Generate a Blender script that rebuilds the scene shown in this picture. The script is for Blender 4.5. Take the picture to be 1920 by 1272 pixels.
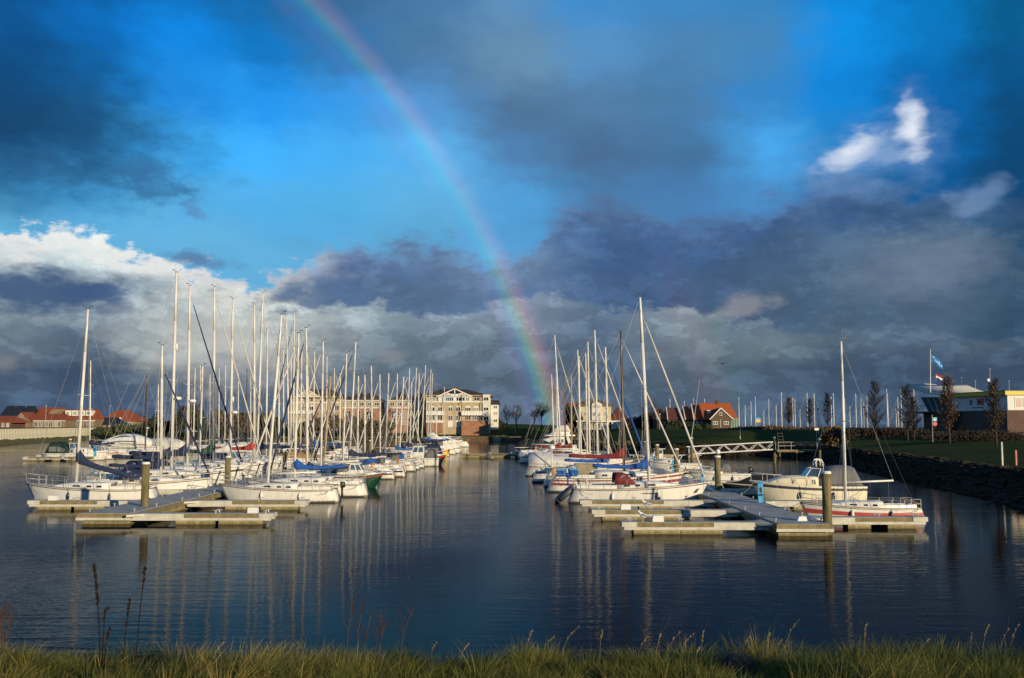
import bpy, math, random
from math import radians, sin, cos, tan, atan2, pi, sqrt
from mathutils import Vector
for o in list(bpy.data.objects): bpy.data.objects.remove(o)
S = bpy.context.scene
COL = S.collection
R = random.Random(7)

# ------------------------------------------------------------------ camera
F = 1900.0                       # focal length in pixels of a 1920 px wide frame
HOR = 795.0                      # row of the horizon
EYE = 5.0                        # metres above the water
TH = math.atan((HOR - 636) / F)
cam = bpy.data.cameras.new('camera'); camo = bpy.data.objects.new('camera', cam); COL.objects.link(camo)
camo.location = (0, 0, EYE); camo.rotation_euler = (pi / 2 + TH, 0, 0)
cam.sensor_width = 36; cam.lens = F / 1920 * 36; cam.clip_end = 40000; cam.clip_start = 0.1
S.camera = camo

def P(px, py, D):
    """world point seen at pixel (px,py) of the photograph at distance D along the view axis"""
    u = px - 960; v = 636 - py
    d = (u, F * cos(TH) - v * sin(TH), F * sin(TH) + v * cos(TH))
    k = D / d[1]
    return Vector((d[0] * k, D, EYE + d[2] * k))
def XW(px, D, py=850): return P(px, py, D).x
def ZW(py, D): return P(960, py, D).z

# ------------------------------------------------------------------ sky
SUN_EL, SUN_AZ = 9.5, 142.0      # the sun stands behind the camera to the right (fits the rainbow)
W = bpy.data.worlds.new('World'); S.world = W; W.use_nodes = True
nt = W.node_tree; nt.nodes.clear(); NN = nt.nodes; LK = nt.links
def sock(n, i, v):
    if v is None: return
    if isinstance(v, bpy.types.NodeSocket): LK.new(v, n.inputs[i])
    else: n.inputs[i].default_value = v
def M(op, a, b=None, c=None, clamp=False):
    n = NN.new('ShaderNodeMath'); n.operation = op; n.use_clamp = clamp
    sock(n, 0, a); sock(n, 1, b); sock(n, 2, c); return n.outputs[0]
def SM(v, lo, hi):
    n = NN.new('ShaderNodeMapRange'); n.interpolation_type = 'SMOOTHSTEP'
    sock(n, 0, v); n.inputs[1].default_value = lo; n.inputs[2].default_value = hi; return n.outputs[0]
def MIX(f, a, b, mode='MIX'):
    n = NN.new('ShaderNodeMix'); n.data_type = 'RGBA'; n.blend_type = mode; n.clamp_factor = True
    sock(n, 0, f); sock(n, 6, a); sock(n, 7, b); return n.outputs[2]
def lin(c):
    return tuple(((x / 255) / 12.92 if x < 10 else ((x / 255 + .055) / 1.055) ** 2.4) for x in c)
def NZ(vec, scale, detail=6, rough=.55, off=0.0):
    m = NN.new('ShaderNodeVectorMath'); m.operation = 'ADD'; sock(m, 0, vec); m.inputs[1].default_value = (off, off * 1.7, off * .6)
    n = NN.new('ShaderNodeTexNoise'); n.noise_dimensions = '3D' if vec == DIR else '2D'; detail = min(detail, 5.5)
    LK.new(m.outputs[0], n.inputs['Vector']); n.inputs['Scale'].default_value = scale
    n.inputs['Detail'].default_value = detail; n.inputs['Roughness'].default_value = rough
    return M('SUBTRACT', n.outputs['Fac'], .5)
tc = NN.new('ShaderNodeTexCoord'); DIR = tc.outputs['Generated']
sp = NN.new('ShaderNodeSeparateXYZ'); LK.new(DIR, sp.inputs[0])
AZ = M('MULTIPLY', M('ARCTAN2', sp.outputs[0], sp.outputs[1]), 180 / pi)
EL = M('MULTIPLY', M('ARCSINE', sp.outputs[2]), 180 / pi)
EL = M('ABSOLUTE', EL)
def azel(px, py):
    v = P(px, py, 1.0) - Vector((0, 0, EYE)); v.normalize()
    return math.degrees(atan2(v.x, v.y)), math.degrees(math.asin(v.z))
cv = NN.new('ShaderNodeCombineXYZ'); LK.new(AZ, cv.inputs[0]); LK.new(M('MULTIPLY', EL, 2.0), cv.inputs[1])
CV = cv.outputs[0]
HALF = 27.0
def colpos(px): return (azel(px, 500)[0] + HALF) / (2 * HALF)
# the pattern in view goes on round the horizon, mirrored
def fold(a): return M('DIVIDE', M('PINGPONG', M('ADD', a, HALF + 8 * 2 * HALF), 2 * HALF), 2 * HALF)
w1 = NZ(CV, .11, 3, .5, 3.1); w2 = NZ(CV, .11, 3, .5, 17.7)
h1 = NZ(CV, .42, 7, .6, 7.3); h2 = NZ(CV, .42, 7, .6, 29.0)
AZW = M('ADD', AZ, M('ADD', M('MULTIPLY', w1, 3.5), M('MULTIPLY', h1, 3.2)))
ELW = M('ADD', EL, M('ADD', M('MULTIPLY', w2, 2.0), M('MULTIPLY', h2, 2.2)))
AF = fold(AZW)
def ramp(fac, stops, interp='EASE'):
    n = NN.new('ShaderNodeValToRGB'); r = n.color_ramp; r.interpolation = interp
    while len(r.elements) > 1: r.elements.remove(r.elements[-1])
    first = True
    for p_, c in stops:
        e = r.elements[0] if first else r.elements.new(min(max(p_, 0), 1))
        if first: e.position = min(max(p_, 0), 1)
        first = False; e.color = (c[0], c[1], c[2], 1)
    LK.new(fac, n.inputs[0]); return n.outputs[0]
CP = [0, 160, 320, 480, 640, 800, 960, 1120, 1280, 1440, 1600, 1760, 1920]
def cmap(rows):
    out = None; pe = None
    for y, cols in rows:
        c = ramp(AF, [(colpos(p_), lin(q)) for p_, q in zip(CP, cols)])
        e = azel(960, y)[1]
        out = c if out is None else MIX(SM(ELW, e, pe), c, out)
        pe = e
    return out
UP = cmap([
 (0,   [(0,72,122),(3,85,148),(8,108,182),(28,98,155),(68,104,148),(86,124,170),(108,142,188),(76,142,208),(74,134,194),(60,130,190),(8,130,212),(0,116,185),(0,82,124)]),
 (100, [(0,82,146),(0,104,184),(6,132,226),(12,118,196),(58,114,170),(84,118,162),(116,140,174),(98,142,194),(90,135,185),(76,130,184),(8,142,230),(0,120,195),(0,90,140)]),
 (200, [(0,72,126),(5,92,156),(30,136,222),(40,152,242),(66,156,236),(98,150,212),(92,116,155),(95,124,164),(86,124,170),(62,132,198),(10,135,222),(0,104,178),(0,80,135)]),
 (300, [(14,62,104),(34,92,138),(70,166,238),(74,178,255),(84,176,248),(106,176,236),(90,128,178),(84,108,148),(80,116,162),(84,164,232),(40,130,200),(0,96,166),(0,70,118)]),
 (380, [(48,110,160),(72,148,205),(98,175,232),(96,176,236),(96,176,232),(110,176,226),(92,156,216),(84,122,170),(82,124,178),(84,140,200),(60,110,165),(0,88,150),(0,66,112)]),
 (480, [(110,175,220),(112,176,222),(115,176,222),(110,172,218),(105,166,216),(105,165,212),(100,160,215),(90,135,185),(84,120,170),(80,115,165),(60,100,150),(20,80,130),(0,66,110)])])
LOU = cmap([
 (330, [(235,235,235),(240,238,235),(230,230,230),(200,206,215),(130,145,172),(88,110,150),(92,128,176),(76,104,148),(74,108,156),(70,118,172),(70,108,158),(16,84,138),(0,65,110)]),
 (430, [(222,222,222),(244,242,238),(232,231,231),(186,194,207),(120,138,168),(82,104,146),(90,122,166),(74,99,140),(64,94,140),(60,90,135),(62,90,130),(58,88,124),(10,66,106)]),
 (490, [(212,212,214),(232,230,228),(208,208,212),(156,165,184),(86,106,146),(92,112,148),(112,130,160),(70,95,136),(65,90,131),(74,95,126),(96,114,140),(96,112,132),(40,76,106)]),
 (545, [(150,154,162),(150,154,162),(172,174,180),(118,128,150),(90,108,142),(92,109,138),(96,114,146),(74,94,130),(68,88,124),(74,91,117),(80,97,121),(80,97,119),(54,78,104)])])
LOD = cmap([
 (600, [(142,144,150),(132,136,146),(170,169,171),(194,190,186),(154,155,160),(126,132,145),(126,132,148),(94,107,129),(128,132,142),(94,104,120),(70,85,108),(64,84,109),(54,74,99)]),
 (650, [(112,119,131),(88,99,117),(168,166,166),(186,182,178),(130,132,140),(108,116,129),(100,110,128),(84,96,117),(110,115,125),(106,113,122),(84,97,114),(80,92,111),(70,85,104)]),
 (705, [(72,86,109),(58,74,100),(92,103,121),(118,123,134),(104,111,124),(94,104,119),(85,97,115),(80,92,112),(85,95,110),(74,88,108),(64,80,103),(60,75,98),(60,75,98)]),
 (765, [(74,90,116),(70,86,112),(75,90,115),(80,92,112),(88,98,115),(90,100,118),(90,102,122),(88,100,120),(80,92,112),(78,92,115),(70,88,112),(65,82,105),(55,72,95)])])
shelf = [(0,585),(120,590),(230,570),(330,540),(430,545),(500,572),(570,578),(700,582),(830,592),(930,572),(1000,560),(1080,566),(1200,582),(1290,575),(1380,590),(1460,606),(1600,612),(1750,618),(1920,622)]
SH = M('MULTIPLY', ramp(AF, [(colpos(x), (azel(x, y)[1] / 25,) * 3) for x, y in shelf], 'LINEAR'), 25)
sedge = M('ADD', M('SUBTRACT', EL, SH), M('ADD', M('MULTIPLY', NZ(CV, .38, 8, .6, 133.0), 2.6), M('MULTIPLY', w1, 1.2)))
LOD = MIX(SM(NZ(CV, .42, 7, .62, 145.0), -.01, .085), LOD, MIX(1.0, LOD, (1.34, 1.32, 1.28, 1), 'MULTIPLY'))
LOU = MIX(SM(NZ(CV, .30, 7, .64, 157.0), .02, .12), LOU, MIX(1.0, LOU, (1.24, 1.21, 1.17, 1), 'MULTIPLY'))
LO = MIX(SM(sedge, -.22, .28), MIX(SM(sedge, -1.6, -.1), LOD, MIX(1.0, LOD, (1.22, 1.20, 1.16, 1), 'MULTIPLY')), LOU)
LO = MIX(1.0, LO, (.80, .98, 1.05, 1), 'MULTIPLY')
# ragged top edge of the low cloud bank
prof = [(0,446),(60,428),(110,430),(200,452),(270,476),(330,494),(400,516),(465,527),(520,508),(590,468),(640,458),(720,462),(810,444),(870,470),(920,492),(975,468),(1010,412),(1060,380),(1130,372),(1230,392),(1290,410),(1360,400),(1450,378),(1540,352),(1610,318),(1680,330),(1740,350),(1800,345),(1920,380)]
PR = M('MULTIPLY', ramp(AF, [(colpos(x), (azel(x, y)[1] / 25,) * 3) for x, y in prof], 'LINEAR'), 25)
edge = M('ADD', M('SUBTRACT', PR, EL), M('ADD', M('MULTIPLY', NZ(CV, .55, 8, .62, 41.0), 3.4), M('MULTIPLY', NZ(CV, .2, 2, .5, 11.0), 1.2)))
soft = ramp(AF, [(0, (.30,) * 3), (colpos(480), (.34,) * 3), (colpos(620), (.8,) * 3), (colpos(1000), (.9,) * 3), (colpos(1300), (1.0,) * 3), (1, (1.0,) * 3)], 'LINEAR')
bank = SM(M('DIVIDE', edge, M('MULTIPLY', soft, 2.6)), -.25, .6)
# billows inside the bank: bright rims towards the sun, darker hollows
lump = NZ(CV, .34, 8, .6, 63.0)
lump2 = NZ(CV, 1.1, 6, .6, 81.0)
lit = M('ADD', 1.0, M('ADD', M('MULTIPLY', lump, .50), M('MULTIPLY', lump2, .30)))
grey = NN.new('ShaderNodeCombineColor'); [LK.new(lit, grey.inputs[i]) for i in range(3)]
LO = MIX(1.0, LO, grey.outputs[0], 'MULTIPLY')
rim = M('MULTIPLY', SM(edge, 2.2, .2), ramp(AF, [(0, (.75,) * 3), (colpos(420), (.7,) * 3), (colpos(560), (.35,) * 3), (colpos(680), (.05,) * 3), (1, (.04,) * 3)], 'LINEAR'))
LO = MIX(rim, LO, (*lin((246, 242, 236)), 1))
up_l = M('ADD', 1.0, M('MULTIPLY', NZ(CV, .16, 6, .5, 51.0), .26))
gu = NN.new('ShaderNodeCombineColor'); [LK.new(up_l, gu.inputs[i]) for i in range(3)]
UP = MIX(1.0, MIX(1.0, UP, gu.outputs[0], 'MULTIPLY'), (.74, 1.03, 1.02, 1), 'MULTIPLY')
SKYC = MIX(bank, UP, LO)
NB = NZ(CV, .55, 7, .62, 201.0)
def blob(px, py, rx, ry, ang, colour, strength, rough=1.3, lo=1.15, hi=.2, sc=.5):
    global SKYC
    a0, e0 = azel(px, py); k = F / 57.3
    da = M('SUBTRACT', AZ, a0); de = M('SUBTRACT', EL, e0)
    ca, sa = cos(radians(ang)), sin(radians(ang))
    u = M('DIVIDE', M('ADD', M('MULTIPLY', da, ca), M('MULTIPLY', de, sa)), rx / k)
    v = M('DIVIDE', M('SUBTRACT', M('MULTIPLY', de, ca), M('MULTIPLY', da, sa)), ry / k)
    d = M('ADD', M('SQRT', M('ADD', M('MULTIPLY', u, u), M('MULTIPLY', v, v))), M('MULTIPLY', NB, rough))
    SKYC = MIX(M('MULTIPLY', SM(d, lo, hi), strength), SKYC, (*lin(colour), 1))
blob(60, 545, 185, 46, -2, (50, 80, 122), .9, 1.5, 1.25, .3, .45)
blob(190, 548, 70, 20, 4, (56, 86, 130), .8, 1.4, 1.1, .4)
blob(375, 487, 70, 18, -6, (86, 118, 160), .8, 1.6)
blob(365, 395, 38, 16, -25, (92, 140, 190), .65, 1.8)
blob(90, 250, 270, 100, -8, (6, 68, 116), .6, 1.2, 1.4, .1)
blob(110, 320, 170, 30, -6, (30, 84, 128), .45, 2.2, 1.3, .2)
blob(290, 335, 70, 50, -25, (52, 108, 158), .5, 2.6)
NB0 = NB; NB = NZ(CV, .5, 3.2, .5, 231.0)
blob(1600, 300, 110, 60, 24, (120, 156, 202), .55, 1.6, 1.4, 0)
blob(1590, 284, 64, 32, 28, (226, 234, 248), .9, 1.6, 1.15, .05)
blob(1708, 262, 60, 84, 8, (110, 150, 200), .5, 1.6, 1.4, 0)
blob(1712, 246, 30, 58, 8, (238, 243, 252), .92, 1.5, 1.15, .05)
blob(1655, 292, 66, 22, 14, (150, 178, 216), .5, 1.6)
blob(1825, 375, 64, 34, 18, (120, 150, 190), .6, 1.6)
NB = NB0
blob(1730, 505, 170, 60, 5, (118, 132, 155), .55, 1.2, 1.3, 0)
blob(1400, 575, 70, 26, 8, (150, 150, 156), .6, 1.7)
blob(735, 672, 34, 22, 0, (136, 140, 150), .55, 1.7)
blob(15, 678, 40, 20, 0, (140, 142, 146), .5, 1.5)
blob(430, 640, 190, 90, 0, (205, 198, 190), .5, 1.5, 1.3, 0)
# higher than the frame: broken cloud of the same kind
hi_n = SM(NZ(DIR, 2.6, 7, .55, 5.0), -.12, .16)
HIGH = MIX(hi_n, (*lin((26, 84, 146)), 1), (*lin((86, 96, 112)), 1))
SKYC = MIX(SM(EL, 26, 48), SKYC, HIGH)
# rainbow: rings about the point opposite the sun
asol = Vector((sin(radians(SUN_AZ - 180)) * cos(radians(SUN_EL)), cos(radians(SUN_AZ - 180)) * cos(radians(SUN_EL)), -sin(radians(SUN_EL))))
vd = NN.new('ShaderNodeVectorMath'); vd.operation = 'DOT_PRODUCT'; LK.new(DIR, vd.inputs[0]); vd.inputs[1].default_value = asol
ANG = M('MULTIPLY', M('ARCCOSINE', vd.outputs['Value']), 180 / pi)
b1 = ramp(M('DIVIDE', M('SUBTRACT', ANG, 39.75), 2.6), [(0, (0, 0, 0)), (.16, (.05, .02, .09)), (.33, (.03, .08, .20)), (.46, (.03, .25, .22)), (.56, (.17, .27, .10)), (.66, (.30, .18, .07)), (.78, (.25, .075, .07)), (.9, (.09, .02, .05)), (1, (0, 0, 0))], 'EASE')
b2 = ramp(M('DIVIDE', M('SUBTRACT', ANG, 48.8), 4.6), [(0, (0, 0, 0)), (.28, (.10, .03, .03)), (.48, (.07, .06, .02)), (.62, (.01, .07, .04)), (.8, (.02, .03, .07)), (1, (0, 0, 0))], 'EASE')
bowk = M('MULTIPLY', M('ADD', .27, M('MULTIPLY', SM(EL, 11, 3), .24)), M('ADD', 1.0, M('MULTIPLY', NZ(CV, .2, 4, .5, 90.0), .9)))
bk = NN.new('ShaderNodeCombineColor'); [LK.new(bowk, bk.inputs[i]) for i in range(3)]
BOW = MIX(1.0, b1, bk.outputs[0], 'MULTIPLY')
k2 = M('MULTIPLY', SM(EL, 13, 4), .26); g2 = NN.new('ShaderNodeCombineColor'); [LK.new(k2, g2.inputs[i]) for i in range(3)]
b2m = MIX(1.0, b2, g2.outputs[0], 'MULTIPLY')
SKYC = MIX(1.0, MIX(1.0, SKYC, BOW, 'ADD'), b2m, 'ADD')
# Nishita daylight shares in the clear part of the sky
nis = NN.new('ShaderNodeTexSky'); nis.sky_type = 'NISHITA'; nis.sun_disc = False
nis.sun_elevation = radians(SUN_EL); nis.sun_rotation = radians(SUN_AZ)
STR = .1
k10 = MIX(1.0, SKYC, (1 / STR, 1 / STR, 1 / STR, 1), 'MULTIPLY')
fin = MIX(.03, k10, nis.outputs[0])
bg = NN.new('ShaderNodeBackground'); LK.new(fin, bg.inputs[0]); bg.inputs[1].default_value = STR
wo = NN.new('ShaderNodeOutputWorld'); LK.new(bg.outputs[0], wo.inputs[0])
W.cycles.sampling_method = 'MANUAL'; W.cycles.sample_map_resolution = 256

# ------------------------------------------------------------------ sun
sl = bpy.data.lights.new('sun', 'SUN'); sl.energy = 5.0; sl.angle = radians(.55); sl.color = (1.0, .82, .54)
so = bpy.data.objects.new('sun', sl); COL.objects.link(so)
tosun = Vector((sin(radians(SUN_AZ)) * cos(radians(SUN_EL)), cos(radians(SUN_AZ)) * cos(radians(SUN_EL)), sin(radians(SUN_EL))))
so.rotation_euler = tosun.to_track_quat('Z', 'Y').to_euler()
S.view_settings.view_transform = 'Standard'; S.view_settings.look = 'None'
S.view_settings.exposure = 0; S.view_settings.gamma = 1; S.view_settings.use_curve_mapping = False
S.cycles.max_bounces = 5; S.cycles.diffuse_bounces = 2; S.cycles.glossy_bounces = 3; S.cycles.caustics_reflective = False

# ------------------------------------------------------------------ materials
MATS = {}
def mat(name, col, rough=.6, metal=0.0, nscale=0, namt=0.0, col2=None, bump=0.0, bscale=None, coords='Object', spec=None, stretch=None, coat=0):
    if name in MATS: return MATS[name]
    m = bpy.data.materials.new(name); m.use_nodes = True; t = m.node_tree; b = t.nodes['Principled BSDF']
    b.inputs['Base Color'].default_value = (*col, 1); b.inputs['Roughness'].default_value = rough; b.inputs['Metallic'].default_value = metal
    if spec is not None: b.inputs['Specular IOR Level'].default_value = spec
    if coat: b.inputs['Coat Weight'].default_value = coat
    if nscale or bump:
        c = t.nodes.new('ShaderNodeTexCoord'); src = c.outputs[coords]
        if stretch:
            mp = t.nodes.new('ShaderNodeMapping'); mp.inputs['Scale'].default_value = stretch
            t.links.new(src, mp.inputs[0]); src = mp.outputs[0]
    if nscale:
        n = t.nodes.new('ShaderNodeTexNoise'); n.inputs['Scale'].default_value = nscale; n.inputs['Detail'].default_value = 6; n.inputs['Roughness'].default_value = .65
        t.links.new(src, n.inputs['Vector'])
        r = t.nodes.new('ShaderNodeValToRGB'); r.color_ramp.elements[0].position = .3; r.color_ramp.elements[1].position = .7
        c2 = col2 if col2 else tuple(max(0, x * (1 - namt)) for x in col)
        r.color_ramp.elements[0].color = (*c2, 1); r.color_ramp.elements[1].color = (*col, 1)
        t.links.new(n.outputs['Fac'], r.inputs[0]); t.links.new(r.outputs[0], b.inputs['Base Color'])
    if bump:
        n2 = t.nodes.new('ShaderNodeTexNoise'); n2.inputs['Scale'].default_value = bscale or nscale or 10; n2.inputs['Detail'].default_value = 5
        t.links.new(src, n2.inputs['Vector'])
        bp = t.nodes.new('ShaderNodeBump'); bp.inputs['Strength'].default_value = bump; bp.inputs['Distance'].default_value = .05
        t.links.new(n2.outputs['Fac'], bp.inputs['Height']); t.links.new(bp.outputs[0], b.inputs['Normal'])
    MATS[name] = m; return m
def brickmat(name, c1, c2, mortar, scale):
    if name in MATS: return MATS[name]
    m = bpy.data.materials.new(name); m.use_nodes = True; t = m.node_tree; b = t.nodes['Principled BSDF']; b.inputs['Roughness'].default_value = .85
    c = t.nodes.new('ShaderNodeTexCoord'); s = t.nodes.new('ShaderNodeSeparateXYZ'); t.links.new(c.outputs['Object'], s.inputs[0])
    a = t.nodes.new('ShaderNodeMath'); a.operation = 'ADD'; t.links.new(s.outputs[0], a.inputs[0]); t.links.new(s.outputs[1], a.inputs[1])
    cc = t.nodes.new('ShaderNodeCombineXYZ'); t.links.new(a.outputs[0], cc.inputs[0]); t.links.new(s.outputs[2], cc.inputs[1])
    br = t.nodes.new('ShaderNodeTexBrick'); t.links.new(cc.outputs[0], br.inputs['Vector'])
    br.inputs['Color1'].default_value = (*c1, 1); br.inputs['Color2'].default_value = (*c2, 1); br.inputs['Mortar'].default_value = (*mortar, 1)
    br.inputs['Scale'].default_value = scale; br.inputs['Mortar Size'].default_value = .012
    n = t.nodes.new('ShaderNodeTexNoise'); n.inputs['Scale'].default_value = .8; n.inputs['Detail'].default_value = 6; t.links.new(c.outputs['Object'], n.inputs['Vector'])
    r = t.nodes.new('ShaderNodeMapRange'); r.inputs[1].default_value = .3; r.inputs[2].default_value = .7; r.inputs[3].default_value = .72; r.inputs[4].default_value = 1.1
    t.links.new(n.outputs['Fac'], r.inputs[0])
    mm = t.nodes.new('ShaderNodeVectorMath'); mm.operation = 'SCALE'; t.links.new(br.outputs['Color'], mm.inputs[0]); t.links.new(r.outputs[0], mm.inputs['Scale'])
    t.links.new(mm.outputs[0], b.inputs['Base Color'])
    MATS[name] = m; return m
GEL = mat('gelcoat_white', (.78, .76, .70), .28, 0, 1.3, .14, bump=.0, coat=.2)
GEL2 = mat('gelcoat_offwhite', (.70, .67, .58), .3, 0, 1.1, .16)
CREAM = mat('gelcoat_cream', (.80, .72, .52), .3, 0, 1.2, .1)
GREYG = mat('gelcoat_grey', (.52, .52, .50), .4, 0, 1.5, .2)
NAVYH = mat('hull_navy', (.012, .02, .05), .25, coat=.3)
BLACKH = mat('hull_black', (.012, .012, .016), .3)
GREENH = mat('hull_green', (.005, .045, .026), .3, coat=.2)
YELLOW = mat('hull_yellow', (.80, .55, .02), .35)
REDH = mat('hull_red', (.45, .03, .02), .35)
REDST = mat('stripe_red', (.50, .085, .07), .4, 0, 4, .3)
MAROON = mat('stripe_maroon', (.27, .05, .04), .5, 0, 3, .3)
BLUEST = mat('stripe_blue', (.03, .13, .50), .35)
DARKST = mat('stripe_dark', (.05, .055, .07), .4)
DECKM = mat('deck_nonskid', (.55, .54, .49), .7, 0, 6, .2)
TEAK = mat('teak', (.25, .13, .06), .6, 0, 5, .35)
GLASSD = mat('window_dark', (.015, .018, .022), .08, 0, spec=.8)
GLASSB = mat('window_blue_tint', (.05, .10, .16), .06, 0, spec=.9)
ALU = mat('mast_aluminium', (.76, .73, .66), .45, 0, 2, .15)
ALUW = mat('mast_white', (.80, .78, .72), .35, 0, 2, .1)
BROWNM = mat('mast_bronze', (.16, .09, .05), .4, .3, 2, .2)
BEIGEM = mat('mast_varnished', (.50, .34, .17), .4, 0, 3, .25)
DARKM = mat('mast_dark', (.06, .05, .05), .5)
WIRE = mat('rig_wire', (.30, .29, .27), .7)
STEEL = mat('stainless', (.42, .42, .40), .5, .3)
def cloth(n, c): return mat('canvas_' + n, c, .85, 0, 3.5, .28, bump=.5, bscale=5)
NAVY = cloth('navy', (.018, .030, .085)); BLUE = cloth('blue', (.012, .10, .42)); GREENC = cloth('green', (.008, .065, .045)); REDC = cloth('red', (.42, .03, .02))
DKRED = cloth('maroon', (.20, .022, .02)); BLACKC = cloth('black', (.012, .011, .012)); BEIGE = cloth('beige', (.40, .33, .22)); WHITEC = cloth('white', (.72, .70, .66)); TAN = cloth('tan', (.44, .24, .07)); PURPLE = cloth('purple', (.10, .035, .20)); SAILW = cloth('sail_white', (.66, .62, .56)); DKGREEN = cloth('dark_green', (.01, .04, .03)); GREYC = cloth('grey', (.17, .17, .18)); CLEARV = mat('clear_vinyl', (.20, .20, .19), .15, 0, 2, .3)
TIMBER = mat('weathered_timber', (.30, .22, .12), .85, 0, 2.2, .5, (.10, .10, .035), bump=.6, bscale=9)
PILE = mat('pile_timber', (.27, .20, .10), .85, 0, 4, .5, (.05, .058, .016), bump=1.0, bscale=9, stretch=(1, 1, .22))
CONC = mat('float_concrete', (.46, .37, .20), .85, 0, 1.3, .4, (.24, .20, .085), bump=.4, bscale=6)
PDECK = mat('pontoon_deck', (.50, .48, .43), .85, 0, 1.1, .35, bump=.3, bscale=20, spec=.15)
PWHITE = mat('pontoon_beam', (.62, .60, .54), .7, 0, 2.5, .25, (.40, .38, .29))
CAP = mat('pile_cap', (.72, .70, .64), .6)
PLASTW = mat('plastic_white', (.72, .71, .68), .5)
PEDB = mat('pedestal_blue', (.05, .36, .62), .4)
ORANGE = mat('lifebuoy_orange', (.75, .28, .02), .5)
BLKP = mat('plastic_black', (.02, .02, .022), .4)
GREYR = mat('rib_grey', (.07, .075, .09), .5)
BROWNF = mat('fabric_brown', (.2, .06, .04), .8)
BRICKY = brickmat('brick_buff', (.50, .39, .22), (.44, .34, .19), (.48, .41, .30), 3.2)
BRICKT = brickmat('brick_tan', (.27, .18, .10), (.22, .15, .085), (.26, .21, .15), 3.2)
BRICKR = brickmat('brick_red', (.38, .17, .09), (.33, .14, .075), (.34, .24, .18), 3.2)
BRICKD = brickmat('brick_brown', (.12, .065, .045), (.10, .055, .04), (.12, .09, .07), 3.2)
RENDER = mat('render_white', (.68, .65, .58), .8, 0, .7, .15)
RENDERC = mat('render_cream', (.60, .50, .32), .85, 0, .7, .15)
TRIM = mat('trim_white', (.74, .72, .66), .6)
ROOFD = mat('roof_dark_tile', (.075, .045, .032), .85, 0, 1.5, .4, bump=.5, bscale=3)
ROOFO = mat('roof_orange_tile', (.30, .070, .022), .8, 0, 1.6, .3, bump=.5, bscale=4)
ROOFB = mat('roof_bright_orange_tile', (.44, .10, .024), .8, 0, 1.6, .25, bump=.5, bscale=4)
ROOFK = mat('roof_dark_red_tile', (.15, .045, .025), .8, 0, 1.6, .4)
ROOFT = mat('roof_thatch', (.19, .12, .055), .9, 0, 1.5, .4)
CLAD = mat('cladding_brown', (.115, .075, .045), .8, 0, 2, .25)
SOLAR = mat('roof_slate', (.02, .022, .028), .5)
GRASSL = mat('lawn', (.048, .078, .012), .95, 0, .22, .5, (.040, .038, .012), bump=1.0, bscale=6, spec=.03)
RIPR = mat('stone_armour', (.045, .037, .025), .95, 0, .8, .6, (.020, .017, .012), bump=1.0, bscale=2.5, spec=.1)
RIPY = mat('stone_mossy', (.13, .115, .04), .95, 0, .8, .6, (.05, .045, .018))
STEELP = mat('sheet_pile_paint', (.46, .44, .34), .7, 0, 1.2, .25, bump=.2)
ALGAE = mat('algae_green', (.10, .095, .018), .9, 0, 1.0, .5, (.05, .05, .012))
PAVE = mat('quay_timber', (.16, .10, .06), .85, 0, .8, .5)
BARK = mat('bark', (.075, .055, .042), .9, 0, 3, .4)
TWIG = mat('twigs', (.078, .058, .047), .9)
LEAFB = mat('leaf_brown', (.17, .09, .03), .85)
LEAFG = mat('leaf_green', (.055, .075, .02), .85, 0, .8, .5)
LEAFD = mat('leaf_dark', (.025, .035, .014), .85, 0, .8, .5)
GULLW = mat('gull_white', (.78, .76, .72), .7); GULLG = mat('gull_grey', (.34, .35, .37), .7); BEAK = mat('beak_yellow', (.7, .4, .03), .5)
DSTALK = mat('dry_stalk', (.022, .015, .011), .95, spec=.05)
STRAW = mat('straw', (.20, .14, .06), .9)
ROCK = mat('boulder', (.03, .028, .024), .95, 0, 3, .5, bump=.8, bscale=5)

def scum(m):
    """weed and rust-brown staining left by the water along the bottom of a hull or float, streaks above it"""
    t = m.node_tree; b = t.nodes['Principled BSDF']; src = b.inputs['Base Color'].links[0].from_socket
    c = t.nodes.new('ShaderNodeTexCoord'); s = t.nodes.new('ShaderNodeSeparateXYZ'); t.links.new(c.outputs['Object'], s.inputs[0])
    mp = t.nodes.new('ShaderNodeMapping'); mp.inputs['Scale'].default_value = (3.5, 3.5, .5); t.links.new(c.outputs['Object'], mp.inputs[0])
    n = t.nodes.new('ShaderNodeTexNoise'); n.inputs['Scale'].default_value = 1.6; n.inputs['Detail'].default_value = 6; t.links.new(mp.outputs[0], n.inputs['Vector'])
    def mth(op, a, b_):
        k = t.nodes.new('ShaderNodeMath'); k.operation = op
        for i, x in enumerate((a, b_)):
            if isinstance(x, (int, float)): k.inputs[i].default_value = x
            else: t.links.new(x, k.inputs[i])
        return k.outputs[0]
    h = mth('SUBTRACT', s.outputs[2], mth('MULTIPLY', n.outputs['Fac'], .30))
    r = t.nodes.new('ShaderNodeMapRange'); r.inputs[1].default_value = .02; r.inputs[2].default_value = -.10; t.links.new(h, r.inputs[0])
    r2 = t.nodes.new('ShaderNodeMapRange'); r2.inputs[1].default_value = .55; r2.inputs[2].default_value = .75; r2.inputs[4].default_value = .28; t.links.new(n.outputs['Fac'], r2.inputs[0])
    f = mth('MAXIMUM', mth('MULTIPLY', r.outputs[0], .85), r2.outputs[0])
    x = t.nodes.new('ShaderNodeMix'); x.data_type = 'RGBA'; t.links.new(f, x.inputs[0]); t.links.new(src, x.inputs[6]); x.inputs[7].default_value = (.13, .11, .055, 1); t.links.new(x.outputs[2], b.inputs['Base Color'])
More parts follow.
